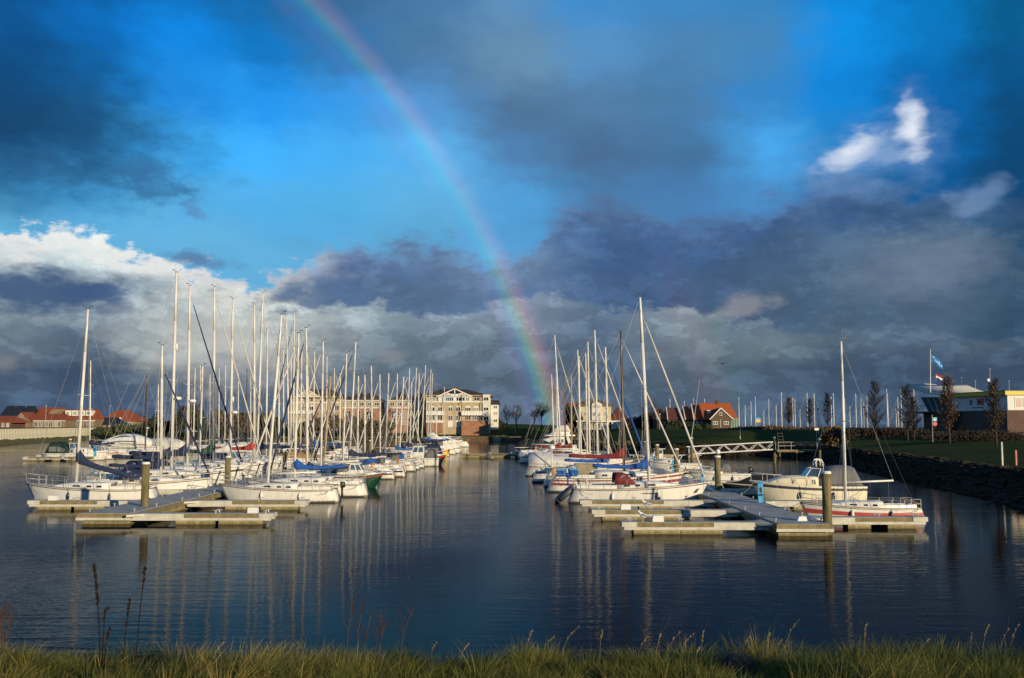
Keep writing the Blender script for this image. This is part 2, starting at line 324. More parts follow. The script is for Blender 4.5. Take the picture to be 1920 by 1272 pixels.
HGEL = mat('hull_white', (.78, .76, .70), .28, 0, 1.3, .14, coat=.2); HGEL2 = mat('hull_offwhite', (.68, .65, .57), .3, 0, 1.1, .16); HCREAM = mat('hull_cream', (.80, .73, .55), .3, 0, 1.2, .1)
for _m in (HGEL, HGEL2, HCREAM, CONC): scum(_m)
# ------------------------------------------------------------------ mesh helpers
class MB:
    def __init__(s): s.v = []; s.f = []
    def add(s, vs, fs):
        o = len(s.v); s.v += [tuple(v) for v in vs]; s.f += [tuple(i + o for i in f) for f in fs]; return s
    def box(s, x0, x1, y0, y1, z0, z1):
        return s.add([(x0,y0,z0),(x1,y0,z0),(x1,y1,z0),(x0,y1,z0),(x0,y0,z1),(x1,y0,z1),(x1,y1,z1),(x0,y1,z1)],
                     [(0,3,2,1),(4,5,6,7),(0,1,5,4),(1,2,6,5),(2,3,7,6),(3,0,4,7)])
    def tube(s, a, b, r0, r1=None, n=6, cap=True):
        a = Vector(a); b = Vector(b); r1 = r0 if r1 is None else r1
        d = (b - a); 
        if d.length < 1e-6: return s
        d.normalize(); u = d.orthogonal().normalized(); w = d.cross(u)
        vs = []
        for p_, r in ((a, r0), (b, r1)):
            for i in range(n):
                q = 2 * pi * i / n; vs.append(p_ + (u * cos(q) + w * sin(q)) * r)
        fs = [(i, (i + 1) % n, n + (i + 1) % n, n + i) for i in range(n)]
        if cap: fs += [tuple(range(n - 1, -1, -1)), tuple(range(n, 2 * n))]
        return s.add(vs, fs)
    def path(s, pts, r, n=5):
        for a, b in zip(pts, pts[1:]): s.tube(a, b, r, r, n)
        return s
    def loft(s, secs, closed=True, caps=True):
        m = len(secs[0]); vs = [p_ for q in secs for p_ in q]; fs = []
        for i in range(len(secs) - 1):
            for j in range(m if closed else m - 1):
                k = (j + 1) % m
                fs.append((i*m+j, i*m+k, (i+1)*m+k, (i+1)*m+j))
        if caps: fs += [tuple(range(m - 1, -1, -1)), tuple(range((len(secs)-1)*m, len(secs)*m))]
        return s.add(vs, fs)
    def prism(s, poly, y0, y1):      # polygon in xz swept along y
        return s.loft([[(x, y0, z) for x, z in poly], [(x, y1, z) for x, z in poly]])
    def ball(s, c, rx, ry=None, rz=None, n=10, m=6):
        ry = ry or rx; rz = rz or rx; secs = []
        for i in range(m + 1):
            a = -pi/2 + pi * i / m; a = max(min(a, pi/2 - .08), -pi/2 + .08)
            secs.append([(c[0] + rx*cos(a)*cos(2*pi*j/n), c[1] + ry*cos(a)*sin(2*pi*j/n), c[2] + rz*sin(a)) for j in range(n)])
        return s.loft(secs)
    def mesh(s, name, m, smooth=False):
        me = bpy.data.meshes.new(name); me.from_pydata(s.v, [], s.f); me.materials.append(m)
        me.validate(); me.update()
        if smooth: me.polygons.foreach_set('use_smooth', [True] * len(me.polygons))
        return me
    def obj(s, name, m, parent=None, smooth=False):
        if not s.v: return None
        return link(name, s.mesh(name, m, smooth), parent)
def link(name, me, parent=None, loc=None):
    o = bpy.data.objects.new(name, me); COL.objects.link(o)
    if parent: o.parent = parent
    if loc: o.location = loc
    return o
def tag(o, label, cat, group=None):
    o['label'] = label; o['category'] = cat
    if group: o['group'] = group
    return o
def thing(name, label, cat, loc=(0, 0, 0), rz=0, group=None):
    o = bpy.data.objects.new(name, None); COL.objects.link(o); o.location = loc; o.rotation_euler = (0, 0, rz); o.empty_display_size = .2
    return tag(o, label, cat, group)
def struct(o): o['kind'] = 'structure'; return o
def copytree(root, loc, rz=0, sc=1, label=None):
    r = root.copy(); COL.objects.link(r); r.location = loc; r.rotation_euler = (0, 0, rz); r.scale = (sc,) * 3 if not isinstance(sc, tuple) else sc
    if label: r['label'] = label
    for ch in root.children:
        c = ch.copy(); COL.objects.link(c); c.parent = r
        for g in ch.children:
            d = g.copy(); COL.objects.link(d); d.parent = c
    return r
ORD = ['first','second','third','fourth','fifth','sixth','seventh','eighth','ninth','tenth','eleventh','twelfth','thirteenth','fourteenth','fifteenth','sixteenth','seventeenth','eighteenth','nineteenth','twentieth','twenty-first','twenty-second','twenty-third','twenty-fourth','twenty-fifth','twenty-sixth','twenty-seventh','twenty-eighth','twenty-ninth','thirtieth','thirty-first','thirty-second','thirty-third','thirty-fourth']

# ------------------------------------------------------------------ water
def water_mat():
    m = bpy.data.materials.new('harbour_water'); m.use_nodes = True; t = m.node_tree; b = t.nodes['Principled BSDF']
    b.inputs['Base Color'].default_value = (.002, .004, .006, 1); b.inputs['Roughness'].default_value = .05; b.inputs['IOR'].default_value = 1.055
    c = t.nodes.new('ShaderNodeTexCoord')
    def nz(scale, st, det):
        mp = t.nodes.new('ShaderNodeMapping'); mp.inputs['Scale'].default_value = st; mp.inputs['Rotation'].default_value = (0, 0, radians(5)); t.links.new(c.outputs['Object'], mp.inputs[0])
        n = t.nodes.new('ShaderNodeTexNoise'); n.inputs['Scale'].default_value = scale; n.inputs['Detail'].default_value = det; n.inputs['Roughness'].default_value = .5
        t.links.new(mp.outputs[0], n.inputs['Vector']); return n.outputs['Fac']
    def mth(op, a, b_):
        n = t.nodes.new('ShaderNodeMath'); n.operation = op
        for i, x in enumerate((a, b_)):
            if isinstance(x, float): n.inputs[i].default_value = x
            else: t.links.new(x, n.inputs[i])
        return n.outputs[0]
    patch = t.nodes.new('ShaderNodeMapRange'); patch.inputs[1].default_value = .40; patch.inputs[2].default_value = .62; patch.inputs[3].default_value = .28; patch.inputs[4].default_value = 1.35
    t.links.new(nz(.05, (1, .6, 1), 3), patch.inputs[0])
    h = mth('ADD', mth('MULTIPLY', nz(1.6, (.42, 1.5, 1), 3), .016), mth('ADD', mth('MULTIPLY', nz(6.0, (.5, 1.4, 1), 2), .0050), mth('MULTIPLY', nz(.35, (.4, 1.2, 1), 2), .020)))
    h = mth('MULTIPLY', h, patch.outputs[0])
    bp = t.nodes.new('ShaderNodeBump'); bp.inputs['Strength'].default_value = 1; bp.inputs['Distance'].default_value = 1.0
    t.links.new(h, bp.inputs['Height']); t.links.new(bp.outputs[0], b.inputs['Normal'])
    return m
WATER = water_mat()
mb = MB(); mb.add([(-9000, -3000, 0), (9000, -3000, 0), (9000, 15000, 0), (-9000, 15000, 0)], [(0, 1, 2, 3)])
struct(mb.obj('water', WATER))

# ------------------------------------------------------------------ land round the basin
BASIN = [(-92, 15), (25, 15), (27, 32), (31, 63), (35, 93), (39, 123), (42, 150), (40, 164), (24, 170), (14, 196), (8, 250), (5, 288), (-12, 290), (-60, 293), (-112, 298), (-130, 348), (-141, 350), (-123, 244), (-105, 138)]
def sdf(x, y):
    d = 1e9; inside = False; n = len(BASIN)
    for i in range(n):
        x0, y0 = BASIN[i]; x1, y1 = BASIN[(i + 1) % n]
        ex, ey = x1 - x0, y1 - y0
        t_ = max(0, min(1, ((x - x0) * ex + (y - y0) * ey) / (ex*ex + ey*ey)))
        d = min(d, (x - x0 - t_*ex)**2 + (y - y0 - t_*ey)**2)
        if (y0 > y) != (y1 > y) and x < (x1 - x0) * (y - y0) / (y1 - y0) + x0: inside = not inside
    return -sqrt(d) if inside else sqrt(d)
def lerp(a, b, t_): return a + (b - a) * max(0, min(1, t_))
def land_h(x, y, d):
    if d < 0: return max(-2.5, d * .5 - .2)
    leftwall = 60 < y < 353 and x < -123 - .17 * (y - 244) + 1.5
    if leftwall: return lerp(-.4, 3.9, (d - 1.7) / .8)
    if y < 15 and -80 < x < 24:
        if y < 6.3: z = 3.42
        elif y < 7.6: z = lerp(3.42, 3.24, (y - 6.3) / 1.3)
        else: z = lerp(3.24, -.2, (y - 7.6) / 7.4)
        return z
    top = 4.0
    if x > 30 and y < 166: top = lerp(2.95, 4.0, max((y - 152) / 14, (34 - x) / 4))
    if x > 30 and y > 256: return lerp(4.0, -1.5, (y - 256) / 16)
    if y > 270 and x < 0:
        k = max(0, min(1, (-x - 3) / 6)); low = lerp(-.2, 1.0, d / 2) if d < 2 else lerp(1.0, 1.8, (d - 2) / 16) if d < 18 else lerp(1.8, 3.6, (d - 18) / 22)
        gen = lerp(-.2, 1.2, d / 3) if d < 3 else lerp(1.2, 3.9, (d - 3) / 17)
        return gen * (1 - k) + low * k
    if d < 4.5: return lerp(-.2, 1.5, d / 4.5)
    if d < 22: return lerp(1.5, top - .2, (d - 4.5) / 17.5)
    return lerp(top - .2, top, (d - 22) / 20)
def grid(xs, ys):
    idx = {}; V = []; Fg = []; Fs = []; dd = {}
    for j, y in enumerate(ys):
        for i, x in enumerate(xs):
            d = sdf(x, y); dd[i, j] = d; z = land_h(x, y, d)
            if d > 0: z += (R.random() - .5) * (.22 if d < 5 else .08) * (0 if y < 16 else 1)
            idx[i, j] = len(V); V.append((x, y, z))
    for j in range(len(ys) - 1):
        for i in range(len(xs) - 1):
            q = (idx[i, j], idx[i+1, j], idx[i+1, j+1], idx[i, j+1])
            ds = [dd[i, j], dd[i+1, j], dd[i+1, j+1], dd[i, j+1]]
            if max(ds) < -3: continue
            dm = sum(ds) / 4
            yy = (ys[j] + ys[j+1]) / 2; xx = (xs[i] + xs[i+1]) / 2
            stone = dm < (5.2 if yy < 270 else 2.6) and yy > 15 and not (xx < -93 and xx < -123 - .17*(yy - 244) + 6)
            (Fs if stone else Fg).append(q)
    return V, Fg, Fs
xs = [-4000, -1500, -600, -300, -200] + [-160 + 1.5 * i for i in range(0, 174)] + [104, 110, 120, 150, 200, 300, 600, 1500, 4000]
ys = [-1500, -400, -100, -20, 0, 3, 5, 6.3, 7, 7.6, 9, 11, 13] + [15 + 1.5 * i for i in range(0, 252)] + [400, 440, 600, 1500, 4000]
V_, Fg_, Fs_ = grid(xs, ys)
def sub(name, V, Fc, m):
    used = sorted({i for f in Fc for i in f}); mp = {u: k for k, u in enumerate(used)}
    b = MB(); b.v = [V[u] for u in used]; b.f = [tuple(mp[i] for i in f) for f in Fc]
    return struct(b.obj(name, m, None, True))
sub('grass_ground', V_, Fg_, GRASSL); sub('stone_bank', V_, Fs_, RIPR)
# armour stones on the banks
def stones(name, label, n, zone, m, seed, s0=.18, s1=.5):
    r = random.Random(seed); b = MB(); c = 0
    while c < n:
        x = r.uniform(zone[0], zone[1]); y = r.uniform(zone[2], zone[3]); d = sdf(x, y)
        if not (-.2 < d < 5.2): continue
        z = land_h(x, y, d); s_ = r.uniform(s0, s1); c += 1
        vs = [(x + s_*r.uniform(.6, 1.2)*sx, y + s_*r.uniform(.6, 1.2)*sy, z + s_*r.uniform(.3, .75)*sz) for sz in (-1, 1) for sx, sy in ((-1,-1),(1,-1),(1,1),(-1,1))]
        b.add(vs, [(0,3,2,1),(4,5,6,7),(0,1,5,4),(1,2,6,5),(2,3,7,6),(3,0,4,7)])
    o = b.obj(name, m); o['kind'] = 'stuff'; tag(o, label, 'stones'); return o
stones('armour_stones', 'dark loose armour stones on the bank below the clubhouse lawn', 5200, (22, 52, 30, 185), RIPR, 3)
stones('armour_stones', 'mossy yellow stones along the far quay below the apartments', 900, (-70, 30, 180, 302), RIPY, 4, .2, .55)

# ------------------------------------------------------------------ boats (bow along +x, origin on the waterline amidships)
class Hull:
    def __init__(s, L, B, zb, zm, zs, tw=.72, rake=.8, scoop=.25, full=2.3):
        s.L, s.B, s.zb, s.zm, s.zs, s.tw, s.rake, s.scoop, s.full = L, B, zb, zm, zs, tw, rake, scoop, full
    def zg(s, t):
        return s.zs * (1-t) * (1-2*t) + 4 * s.zm * t * (1-t) + s.zb * t * (2*t-1)
    def hb(s, t):
        m = .42
        k = lerp(s.tw, 1, sin(min(1, t/m) * pi/2)) if t < m else 1 - ((t-m)/(1-m)) ** s.full
        return max(.02, s.B/2 * k)
    def pt(s, t, g, side=1, off=0.0):
        zg = s.zg(t); b = s.hb(t)
        if g >= 0: z = zg * g; yy = b * (.86 + .14 * (g ** .55))
        else: z = .45 * g; yy = b * (.86 * (1 - (-g) ** 1.6))
        x = -s.L/2 + s.L * t
        x -= s.rake * (1 - max(0, (z + .3) / (zg + .3))) * t ** 4
        x += s.scoop * (1-t) ** 6 * max(0, g)
        return Vector((x, side * (yy + off), z))
    def build(s, parent, m, n=14):
        mb = MB(); gs = [1, .7, .4, .15, 0, -.45, -1]
        secs = []
        for i in range(n + 1):
            t = i / n; t = 1 - (1 - t) ** 1.25
            secs.append([s.pt(t, g, 1) for g in gs] + [s.pt(t, g, -1) for g in reversed(gs[:-1])])
        mb.loft(secs, closed=False, caps=True)
        return mb.obj('hull', {GEL: HGEL, GEL2: HGEL2, CREAM: HCREAM}.get(m, m), parent, True)
    def stripe(s, parent, m, g0, g1, t0=.0, t1=1.0, name='stripe', n=12):
        mb = MB()
        for sd in (1, -1):
            secs = []
            for i in range(n + 1):
                t = lerp(t0, t1, i / n)
                secs.append([s.pt(t, g0, sd, .008), s.pt(t, (g0+g1)/2, sd, .012), s.pt(t, g1, sd, .008)])
            mb.loft(secs, closed=False, caps=False)
        return mb.obj(name, m, parent, True)
    def deck(s, parent, m, n=12, drop=.01):
        mb = MB(); secs = []
        for i in range(n + 1):
            t = i / n; z = s.zg(t) - drop; b = s.pt(t, 1).y; x = s.pt(t, 1).x
            secs.append([(x, b * k, z + .05 * (1 - k*k)) for k in (1, .5, 0, -.5, -1)])
        mb.loft(secs, closed=False, caps=False)
        return mb.obj('deck', m, parent, True)
    def rail(s, parent, m, r=.022, t0=0, t1=1):
        mb = MB()
        for sd in (1, -1):
            mb.path([s.pt(lerp(t0, t1, i/12), 1, sd) + Vector((0, 0, .012)) for i in range(13)], r, 4)
        return mb.obj('rub_rail', m, parent)
    def x(s, t): return -s.L/2 + s.L*t

def cabin(parent, hull, t0, t1, h0, h1, wf=.62, m=GEL, win=GLASSD, wins=((.12, .3), (.38, .6)), name='cabin', wh=(.35, .75), front=.55):
    L = hull.L; secs = []; N = 7
    for i in range(N + 1):
        k = i / N; t = lerp(t0, t1, k); w = min(hull.hb(t) * wf * lerp(1.05, .92, k), hull.hb(t) - .12); h = lerp(h0, h1, k)
        if k > front: h *= max(.06, 1 - ((k - front) / (1 - front)) ** 1.6)
        z = hull.zg(t) + .01
        secs.append([(hull.x(t), w, z), (hull.x(t), w*.93, z + h*.75), (hull.x(t), w*.80, z + h*.95), (hull.x(t), 0, z + h*1.04),
                     (hull.x(t), -w*.80, z + h*.95), (hull.x(t), -w*.93, z + h*.75), (hull.x(t), -w, z)])
    c = MB().loft(secs).obj(name, m, parent, True)
    def at(k, f, sd):
        q = k * N; i = min(int(q), N - 1); fr = q - i
        a = Vector(secs[i][0]).lerp(Vector(secs[i+1][0]), fr); b = Vector(secs[i][1]).lerp(Vector(secs[i+1][1]), fr)
        p_ = a.lerp(b, f); return Vector((p_.x, sd * (p_.y + .012), p_.z))
    for (a, b) in wins:
        for sd in (1, -1):
            mb = MB(); q = [at(a, wh[0], sd), at(b, wh[0], sd), at(b - .015, wh[1], sd), at(a + .015, wh[1], sd)]
            inn = [p_ - Vector((0, sd * .02, 0)) for p_ in q]
            mb.add(q + inn, [(0,1,2,3),(7,6,5,4),(0,4,5,1),(1,5,6,2),(2,6,7,3),(3,7,4,0)])
            mb.obj('window', win, c)
    return c
def rails(parent, hull, t0=.05, t1=.99, h=.6, r=.013, stan=True, pul=True):
    mb = MB(); up = Vector((0, 0, h)); n = 8
    tt = [lerp(t0, t1, i / n) for i in range(n + 1)]
    if stan:
        for sd in (1, -1):
            ps = [hull.pt(t, 1, sd, -.06) for t in tt]
            for p_ in ps[1:-1]: mb.tube(p_, p_ + up, r, r, 4)
            mb.path([p_ + up for p_ in ps], r*.55, 3); mb.path([p_ + up * .5 for p_ in ps], r*.55, 3)
        mb.obj('stanchions', STEEL, parent)
    if pul:
        mb = MB(); a, b = hull.pt(.99, 1, 1, -.02), hull.pt(.99, 1, -1, -.02)
        c, d = hull.pt(.88, 1, 1, -.05), hull.pt(.88, 1, -1, -.05); tip = (a + b) / 2 + Vector((.15, 0, h * 1.1))
        mb.path([c, c + up, tip, d + up, d], r*1.3, 5); mb.tube(a, tip, r*1.2, r*1.2, 4); mb.path([c + up*.5, a + up*.55, b + up*.55, d + up*.5], r, 4)
        mb.obj('pulpit', STEEL, parent)
        mb = MB(); a, b = hull.pt(.0, 1, 1, -.05), hull.pt(.0, 1, -1, -.05); c, d = hull.pt(.1, 1, 1, -.05), hull.pt(.1, 1, -1, -.05)
        mb.path([c, c + up, a + up, b + up, d + up, d], r*1.3, 5); mb.path([c + up*.5, a + up*.5, b + up*.5, d + up*.5], r, 4); mb.tube(a, a + up, r, r, 4); mb.tube(b, b + up, r, r, 4)
        mb.obj('pushpit', STEEL, parent)
def fenders(parent, hull, ts, side=-1, m=None):
    for t in ts:
        m = R.choice((PLASTW, NAVYH, NAVYH, GREYG, GREYR))
        p_ = hull.pt(t, .5, side, .09); mb = MB(); mb.ball(p_, .085, .085, .24, 8, 6); mb.tube(p_ + Vector((0, 0, .25)), hull.pt(t, 1, side), .012, .012, 4)
        mb.obj('fender', m, parent, True)
def outboard(parent, x, z, s=1.0, m=BLKP):
    mb = MB(); mb.loft([[(x - .05*s - .3*s*k, y*.16*s*(1-.25*k), z + .35*s + zz*.22*s*(1-.15*k)) for y, zz in ((1,-1),(1,.6),(.6,1),(-.6,1),(-1,.6),(-1,-1))] for k in (0, .35, 1)])
    mb.box(x - .22*s, x - .08*s, -.06*s, .06*s, z - .55*s, z + .2*s); mb.box(x - .3*s, x - .05*s, -.02, .02, z - .6*s, z - .5*s)
    return mb.obj('outboard_motor', m, parent, True)
def sprayhood(parent, hull, t, m, w=.55, h=.62, lgt=1.1, zadd=.25, win=True):
    x0 = hull.x(t); z = hull.zg(t) + zadd; W_ = hull.B/2 * w / .62 * 1.0; secs = []
    for k in range(6):
        q = k / 5; x = x0 - lgt*.5 + q * lgt; hh = h * (1 if q < .45 else max(.03, 1 - ((q - .45)/.55) ** 1.5)); ww = W_ * (1 - .12*q)
        secs.append([(x, ww*cos(a), z + hh * max(0, sin(a)) ** .6 - .02) for a in [pi*j/8 for j in range(9)]])
    o = MB().loft(secs, closed=False, caps=False).obj('sprayhood', m, parent, True)
    md = o.modifiers.new('thick', 'SOLIDIFY'); md.thickness = .02
    if win:
        for sd in (1, -1):
            mb = MB(); s2, s4 = secs[3], secs[4]; j = 1 if sd > 0 else 7; j2 = 2 if sd > 0 else 6
            a, b, c, d = Vector(secs[1][j]), Vector(s4[j]), Vector(s4[j2]), Vector(secs[2][j2])
            off = Vector((.0, .035*sd, .03)); mb.add([a+off, b+off, c+off, d+off], [(0,1,2,3)]); mb.obj('window', CLEARV, o)
    return o
def canopy(parent, x0, x1, w, z0, h, m, win=True, slope=.35, name='canopy'):
    secs = []
    for k in range(7):
        q = k/6; x = lerp(x0, x1, q); hh = h * min(1, (q/.18) ** .7 if q < .18 else 1) * (1 if q < 1 - slope else lerp(1, .35, (q - 1 + slope)/slope))
        hh = max(hh, .04); secs.append([(x, w, z0), (x, w*.96, z0 + hh*.7), (x, w*.7, z0 + hh*.96), (x, 0, z0 + hh*1.05), (x, -w*.7, z0 + hh*.96), (x, -w*.96, z0 + hh*.7), (x, -w, z0)])
    o = MB().loft(secs).obj(name, m, parent, True)
    if win:
        for sd in (1, -1):
            for a, b in ((1, 3), (3, 5)):
                j = 0 if sd > 0 else 6; j2 = 1 if sd > 0 else 5
                q = [Vector(secs[a][j]).lerp(Vector(secs[a][j2]), .25), Vector(secs[b][j]).lerp(Vector(secs[b][j2]), .25), Vector(secs[b][j]).lerp(Vector(secs[b][j2]), .9), Vector(secs[a][j]).lerp(Vector(secs[a][j2]), .9)]
                q = [p_ + Vector((.06 if i in (0, 3) else -.06, .015*sd, 0)) for i, p_ in enumerate(q)]
                MB().add(q, [(0,1,2,3)]).obj('window', CLEARV, o)
    return o
def rigging(parent, hull, tm, base, top, det, spreads=(.42, .72), r=.011, frac=.96):
    base = Vector(base); top = Vector(top); mb = MB()
    def along(f): return base.lerp(top, f)
    bow = hull.pt(.985, 1, 1); bow.y = 0; st = hull.pt(.01, 1, 1); st.y = 0
    mb.tube(top, st + Vector((0, 0, .1)), r*.8, r*.8, 3, False)
    mb.tube(along(frac), bow, r, r, 3, False)
    chain = hull.pt(tm - .02, 1, 1, -.08)
    for sd in (1, -1):
        c = Vector((chain.x, sd*chain.y, chain.z)); pts = [along(.97)]
        for f in reversed(spreads):
            p_ = along(f) + Vector((-.1, sd*chain.y*.72, 0)); pts.append(p_)
        pts.append(c); mb.path(pts, r*.8, 3)
        if det: mb.tube(along(spreads[0] - .02), c + Vector((-.35, 0, 0)), r*.8, r*.8, 3, False); mb.tube(along(spreads[0] - .02), c + Vector((.35, 0, 0)), r*.8, r*.8, 3, False)
    # halyards close to the mast
    for dy in ((.16, -.14) if det else (.15,)): mb.tube(along(.98) + Vector((0, dy*.3, 0)), base + Vector((.1, dy, .2)), r*.6, r*.6, 3, False)
    mb.obj('rigging', WIRE, parent)
    return along, bow
def curtain_mat():
    m = bpy.data.materials.new('curtained_window'); m.use_nodes = True; t = m.node_tree; b = t.nodes['Principled BSDF']; b.inputs['Roughness'].default_value = .2
    c = t.nodes.new('ShaderNodeTexCoord'); w = t.nodes.new('ShaderNodeTexWave'); w.bands_direction = 'X'; w.inputs['Scale'].default_value = 1.9; w.inputs['Distortion'].default_value = .6; t.links.new(c.outputs['Object'], w.inputs['Vector'])
    r = t.nodes.new('ShaderNodeValToRGB'); r.color_ramp.elements[0].color = (.08, .08, .075, 1); r.color_ramp.elements[1].color = (.50, .48, .43, 1); t.links.new(w.outputs['Fac'], r.inputs[0]); t.links.new(r.outputs[0], b.inputs['Base Color']); return m
CURTW = curtain_mat()
ROPE = mat('rope', (.20, .19, .16), .9)
def moorings(t, h):
    bowdir = 1 if cos(t.rotation_euler[2]) > 0 else -1; x = t.location[0]; pier = min((-58.5, -20.3, 13.0), key=lambda q: abs(q - x)); fwd = 1.1 if (pier - x) * bowdir > 0 else -.9
    for tq, dx, sd in ((.96, fwd, 1), (.96, fwd, -1), (.03, -.5 if fwd < 0 else .5, 1), (.03, .9, -1)):
        a = h.pt(tq, 1, sd, -.04); b_ = Vector((a.x + dx, sd*(h.B/2 + .35) if tq < .5 else a.y + sd*.9, .6)); mid = (a + b_)/2 - Vector((0, 0, .12)); MB().path([a, mid, b_], .014, 4).obj('mooring_line', ROPE, t)
def sailboat(label, D, X, bow, mh, rk, L=None, group=None, hullm=GEL, stripe=None, stripe2=None, cover=None, furl=None, hood=None, mastm=ALU, mastr=.098, det=1, radar=False, tent=None, boomm=None, cab=True, dy=0, boomz=None, reflector=False, frac=.96, tm=.6, extra=None, spreads=None, tarp=None, nofurl=False, rz=0, sg=(.50, .66), bdrop=0, covk=1.0):
    """X is the mast's world x, bow +1/-1 its heading, mh the mast-head height above water"""
    L = L or max(6.2, min(12.0, mh * .70)); B = L * .315; fbk = L / 9
    h = Hull(L, B, 1.12*fbk + .18, .80*fbk + .14, .80*fbk + .12, tw=.70, rake=.85*fbk, scoop=.35*fbk)
    xm = h.x(tm)
    t = thing('sailboat', label, 'sailboat', (X - bow * xm, D + dy, 0), (0 if bow > 0 else pi) + rz, group)
    h.build(t, hullm, 16 if det else 11)
    h.stripe(t, stripe or DARKST, .80 if stripe else .90, .90 if stripe else .95)
    if stripe2: h.stripe(t, stripe2, *sg)
    if det: h.stripe(t, DARKST, .02, .10, .02, .97, 'boot_stripe')
    h.deck(t, DECKM if not det else GEL2); h.rail(t, TEAK if det == 2 else ALU)
    zd = h.zg(tm)
    if cab and not tarp:
        cabin(t, h, .34, .80, .40*fbk + .06, .30*fbk, .60, GEL if hullm != CREAM else CREAM, GLASSD, ((.16, .30), (.40, .55)) if det < 2 else ((.10, .20), (.27, .36), (.46, .60)))
        mb = MB()
        for sd in (1, -1):
            mb.loft([[(h.x(q), sd*h.hb(q)*.62, h.zg(q)), (h.x(q), sd*h.hb(q)*.60, h.zg(q) + .24*fbk), (h.x(q), sd*h.hb(q)*.52, h.zg(q) + .24*fbk), (h.x(q), sd*h.hb(q)*.50, h.zg(q))] for q in (.06, .2, .35)])
        mb.obj('cockpit_coaming', GEL, t)
        w = h.hb(.34)*.28; x = h.x(.34) - .03; z = h.zg(.34); MB().box(x - .05, x, -w, w, z, z + .36*fbk).obj('companionway', GLASSD, t)
        MB().box(h.x(.08), h.x(.32), -h.hb(.1)*.46, h.hb(.1)*.46, h.zg(.2) + .06, h.zg(.2) + .13).obj('cockpit_seat', TEAK if R.random() < .6 else DECKM, t)
        if L > 8.5 and det:
            wx = h.x(.13); wz = h.zg(.13) + .62; mb = MB(); mb.path([(wx + .12*cos(q), .42*cos(q), wz + .42*sin(q)) for q in [2*pi*j/10 for j in range(11)]], .018, 4); mb.tube((wx, 0, h.zg(.13)), (wx, 0, wz), .06, .05, 5); mb.obj('steering_wheel', STEEL, t)
        elif det: MB().tube((h.x(.02), 0, h.zg(.02) + .2), (h.x(.17), .1, h.zg(.1) + .5), .025, .02, 5).obj('tiller', TEAK, t)
    base = Vector((xm, 0, zd + (.30*fbk if cab else .05))); top = Vector((xm + rk * (1 if bow > 0 else -1), 0, mh))
    mb = MB(); mb.tube(base, base.lerp(top, .75), mastr, mastr*.95, 8, True); mb.tube(base.lerp(top, .75), top, mastr*.95, mastr*.62, 8, True)
    ms = mb.obj('mast', mastm, t, True)
    spreads = spreads or ((.45, .72) if mh > 13.5 else (.5,))
    along, bw = rigging(t, h, tm, base, top, det, spreads, .012 if D < 90 else .014, frac)
    for f in spreads:
        p_ = along(f); w = h.hb(tm) * .70; mb = MB()
        for sd in (1, -1): mb.tube(p_, p_ + Vector((-.1, sd*w, .03)), .026, .018, 4)
        mb.obj('spreader', mastm if mastm in (BROWNM, DARKM) else ALU, ms)
    mb = MB(); mb.box(top.x - .10, top.x + .12, -.03, .03, top.z, top.z + .05); mb.tube(top + Vector((-.08, 0, 0)), top + Vector((-.08, .02, .7)), .006, .004, 3)
    if D < 130: mb.tube(top + Vector((.05, 0, .03)), top + Vector((.30, 0, .20)), .007, .006, 3); mb.ball(top + Vector((.32, 0, .22)), .035, .035, .03, 5, 4); mb.box(top.x - .30, top.x - .14, -.008, .008, top.z + .16, top.z + .22); mb.tube(top, top + Vector((-.2, 0, .18)), .006, .006, 3)
    mb.obj('masthead_instruments', DARKST, ms)
    if radar:
        p_ = along(radar); mb = MB(); c = p_ + Vector((.34, 0, 0))
        mb.loft([[(c.x + r_*cos(a), c.y + r_*sin(a), c.z + z) for a in [2*pi*j/12 for j in range(12)]] for r_, z in ((.16, -.13), (.28, -.08), (.30, .04), (.22, .12), (.08, .14))]); mb.tube(p_ + Vector((0, 0, -.15)), c + Vector((0, 0, -.12)), .03, .03, 5)
        mb.obj('radar_dome', PLASTW, ms, True)
    if reflector:
        p_ = along(reflector) + Vector((.16, 0, 0)); mb = MB(); mb.tube(p_ + Vector((0, 0, -.25)), p_ + Vector((0, 0, .25)), .10, .10, 8); mb.obj('radar_reflector', PLASTW, ms, True)
    # boom
    bl = min(L * .40, xm + L*.42); bz = base.z + (boomz or (.75 * fbk)); g = Vector((base.x - .05, 0, bz)); e = Vector((base.x - bl, 0, bz + .10 - bdrop))
    if not tarp:
        bo = MB().tube(g, e, .055, .05, 7).obj('boom', boomm or mastm, t, True)
        mb = MB(); mb.tube(e.lerp(g, .1), Vector((e.x + .3, 0, h.zg(.2) + .2)), .012, .012, 3); mb.tube(e, along(.99), .006, .006, 3); mb.obj('mainsheet', WIRE, bo)
        if cover:
            secs = []; n = 10
            for i in range(n + 1):
                q = i / n; c = g.lerp(e, -.03 + q * 1.04)
                hh = covk * (.30 + .62 * max(0, 1 - q/.32) ** 1.7) * fbk * (1 - .25*q); ww = (.13 + .035*sin(q*19)) * (1 - .35*q)
                zz = c.z - .10 - .05*sin(q*pi)
                secs.append([(c.x, ww*.5, zz), (c.x, ww, zz + hh*.35), (c.x, ww*.55, zz + hh*.8), (c.x, 0, zz + hh + .03*sin(q*23)), (c.x, -ww*.55, zz + hh*.8), (c.x, -ww, zz + hh*.35), (c.x, -ww*.5, zz)])
            MB().loft(secs).obj('sail_cover', cover, bo, True)
    if furl:
        a = bw.lerp(along(frac), .035) ; b = bw.lerp(along(frac), .93); mb = MB(); mb.tube(a, a.lerp(b, .5), .065, .075, 7); mb.tube(a.lerp(b, .5), b, .075, .035, 7); mb.tube(a + Vector((0,0,-.1)), a, .09, .09, 8)
        mb.obj('furled_sail', furl, t, True)
